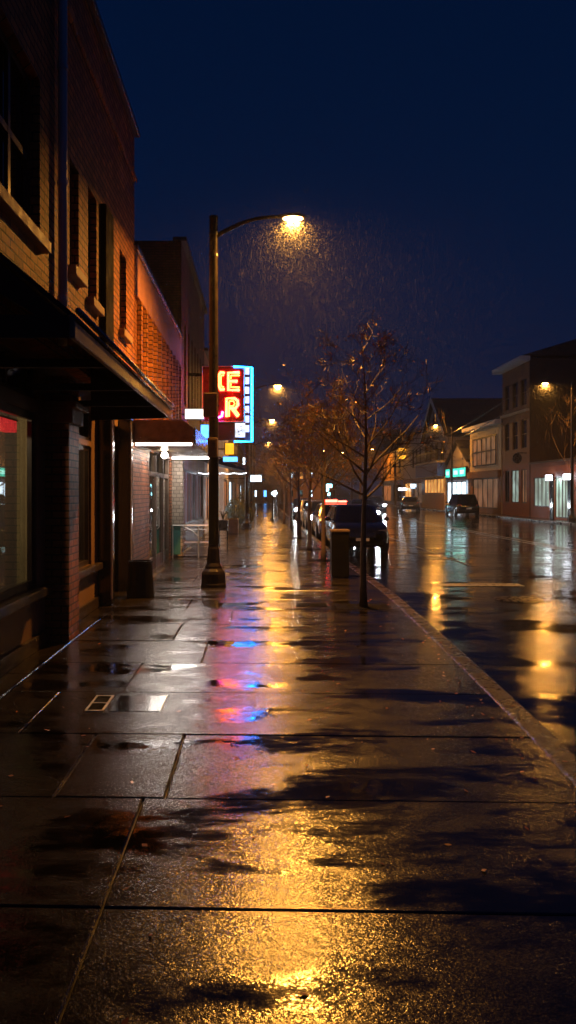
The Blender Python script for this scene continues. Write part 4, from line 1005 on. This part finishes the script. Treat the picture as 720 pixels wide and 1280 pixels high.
    MB().box(-.40*s,.40*s,-.012,.03,.50,.66).build('grille', M['black_gloss'], T)
    mb = MB()
    for i in range(4): mb.box(-.39*s,.39*s,-.020,-.013,.52+i*.038,.528+i*.038)
    mb.build('grille_bars', M['chrome'], T); MB().ball((0,-.03,.60),.05,10,sz=.65,sy=.3).build('badge', M['chrome'], T)
    MB().box(-.62*s,.62*s,.0,.06,.27,.42).build('bumper_intake', M['plastic'], T); MB().box(-.20,.20,-.012,-.002,.40,.49).build('licence_plate', M['white'], T)
    MB().box(-.20,.20,Lg+.002,Lg+.012,.52,.62).build('licence_plate', M['white'], T); MB().box(-.74*s,.74*s,Lg-.08,Lg+.03,.36,.48).build('rear_bumper', M['plastic'], T, bevel=.01)
    if beacon:
        MB().box(-.5,.5,y_a+1.25,y_a+1.5,Hh+.002,Hh+.05).build('light_bar', M['black_metal'], T)
        MB().box(-.48,.10,y_a+1.27,y_a+1.48,Hh+.052,Hh+.16).build('red_lamp', M['em_red'], T, bevel=.02)
        MB().box(.14,.48,y_a+1.27,y_a+1.48,Hh+.052,Hh+.12).build('red_lamp', M['em_red'], T, bevel=.02)
    T.location = (x, y, RZ); T.rotation_euler = (0,0,rz)
    return T
P_dark = surf('paint_navy', (.012,.012,.022), .16, metal=.3, coat=1, var=.15)
P_silver = surf('paint_silver', (.33,.32,.31), .25, metal=.6, coat=1, var=.1)
P_black = surf('paint_black', (.008,.008,.009), .18, coat=1, var=.15)
P_grey = surf('paint_grey', (.10,.10,.10), .22, metal=.5, coat=1, var=.15)
P_white = surf('paint_white', (.55,.55,.55), .25, coat=1, var=.1)
GC = 'cars parked along the near kerb'
car('parked_car', 'dark navy car parked nearest at the kerb, facing the camera with lights off', 3.08, 24.0, 0, P_dark, Hh=1.46, group=GC)
car('parked_car', 'silver car with a red lit roof bar parked behind the dark navy car', 3.05, 30.2, 0, P_silver, Hh=1.40, beacon=True, group=GC)
car('parked_car', 'dark car with bright headlights third in the kerbside row', 3.05, 37.5, 0, P_grey, Hh=1.42, head='on', group=GC)
car('parked_car', 'pale car fourth in the kerbside row', 3.05, 44.5, 0, P_white, group=GC)
car('parked_car', 'black car with headlights on at the far end of the kerbside row', 3.05, 53.5, 0, P_black, head='on', group=GC)
car('moving_car', 'oncoming car with dazzling white headlights right of the navy parked car', 6.15, 46, 0, P_black, head='on')
car('moving_car', 'more distant oncoming car with small white headlights in the road', 10.6, 72, 0, P_grey, head='on')
car('parked_suv', 'dark sport utility car parked across the road before the teal sign', 16.3, 67.0, math.pi, P_black, W=1.85, Lg=4.6, Hh=1.72, cat='car')
car('parked_sedan', 'dark sedan parked across the road before the farther shops', 14.9, 80.5, math.pi-.12, P_grey, W=1.8, Hh=1.42, tail='off')

# ------------------------------------------------------------------ rain drops falling through the lamp light, and added halo drops
m, nt, b = mat_base('rain_halo_water')
nt.nodes.clear(); o = N(nt,'ShaderNodeOutputMaterial'); m1 = N(nt,'ShaderNodeMixShader'); m2 = N(nt,'ShaderNodeMixShader')
df = N(nt,'ShaderNodeBsdfDiffuse'); tl = N(nt,'ShaderNodeBsdfTranslucent'); tp = N(nt,'ShaderNodeBsdfTransparent')
df.inputs[0].default_value = (.85,.88,1,1); tl.inputs[0].default_value = (.85,.88,1,1); m1.inputs[0].default_value = .6; m2.inputs[0].default_value = .022
nt.links.new(df.outputs[0], m1.inputs[1]); nt.links.new(tl.outputs[0], m1.inputs[2]); nt.links.new(tp.outputs[0], m2.inputs[1]); nt.links.new(m1.outputs[0], m2.inputs[2]); nt.links.new(m2.outputs[0], o.inputs[0])
mb = MB(); rr = random.Random(99)
def drop(x, y, z, L, r):
    dx = -L*.10; a = (x, y, z); c = (x+dx, y, z-L); mx_, mz_ = x+dx*.6, z-L*.6
    mb.add([a,(mx_+r,y,mz_),(mx_-r*.5,y+r*.87,mz_),(mx_-r*.5,y-r*.87,mz_),c], [(0,1,2),(0,2,3),(0,3,1),(4,2,1),(4,3,2),(4,1,3)])
for _ in range(5600):
    y = rr.uniform(12.2,18.5); x = 1.2 + rr.gauss(0,2.3); z = 6.7 - abs(rr.gauss(0,2.0))
    if z < 2.4 or x < -2.1: continue
    drop(x, y, z, rr.uniform(.06,.15), .0028)
# extra drops packed round lamps and headlights to imitate their glow
def halo(x, y, z, n, sg, r_, l0):
    for _ in range(n):
        d_ = sg*.15+abs(rr.gauss(0,sg)); th = rr.uniform(0,6.283); ph = rr.uniform(-1,1); q = math.sqrt(1-ph*ph)
        drop(x+d_*q*math.cos(th), y+d_*q*math.sin(th), z+d_*ph, rr.uniform(.4,1)*l0, r_)
halo(.61, LY, 6.80, 6000, .55, .0042, .026)
for y_ in (38.2,56.5,82): halo(.85, y_, 6.78, 1500, .42*(y_/38)**.5, .0050*y_/22, .06)
for y_ in (46,75): halo(16.4, y_, 7.95, 1500, .6*(y_/46)**.5, .0062*y_/30, .07)
for (x_, y_) in ((2.45,36.9),(3.65,36.9),(5.55,45.4),(6.75,45.4),(10.0,71.4),(11.2,71.4)): halo(x_, y_, .58, 500, .22, .0045*y_/30, .04)
for _ in range(5000):
    y = rr.uniform(8,60); x = (rr.uniform(240,720)-325)/1000*y; z = EYE + (615-rr.uniform(150,640))/1000*y
    if z < .1 or x < -2.1 : continue
    drop(x, y, z, rr.uniform(.05,.10)*(.6+y/20), .0022*(.6+y/16))
kind(mb.build('rain', m), 'stuff')  # falling rain together with the added glow drops
# ------------------------------------------------------------------ haze
hz_ = MB().box(-305,305,-65,525,-1.2,34)
m = bpy.data.materials.new('haze_air'); m.use_nodes = True; nt = m.node_tree; nt.nodes.clear()
o = N(nt,'ShaderNodeOutputMaterial'); v = N(nt,'ShaderNodeVolumePrincipled'); v.inputs['Density'].default_value = .0009
v.inputs['Color'].default_value = (.85,.88,.95,1); v.inputs['Anisotropy'].default_value = .35
nt.links.new(v.outputs[0], o.inputs['Volume'])
kind(hz_.build('haze', m), 'stuff')
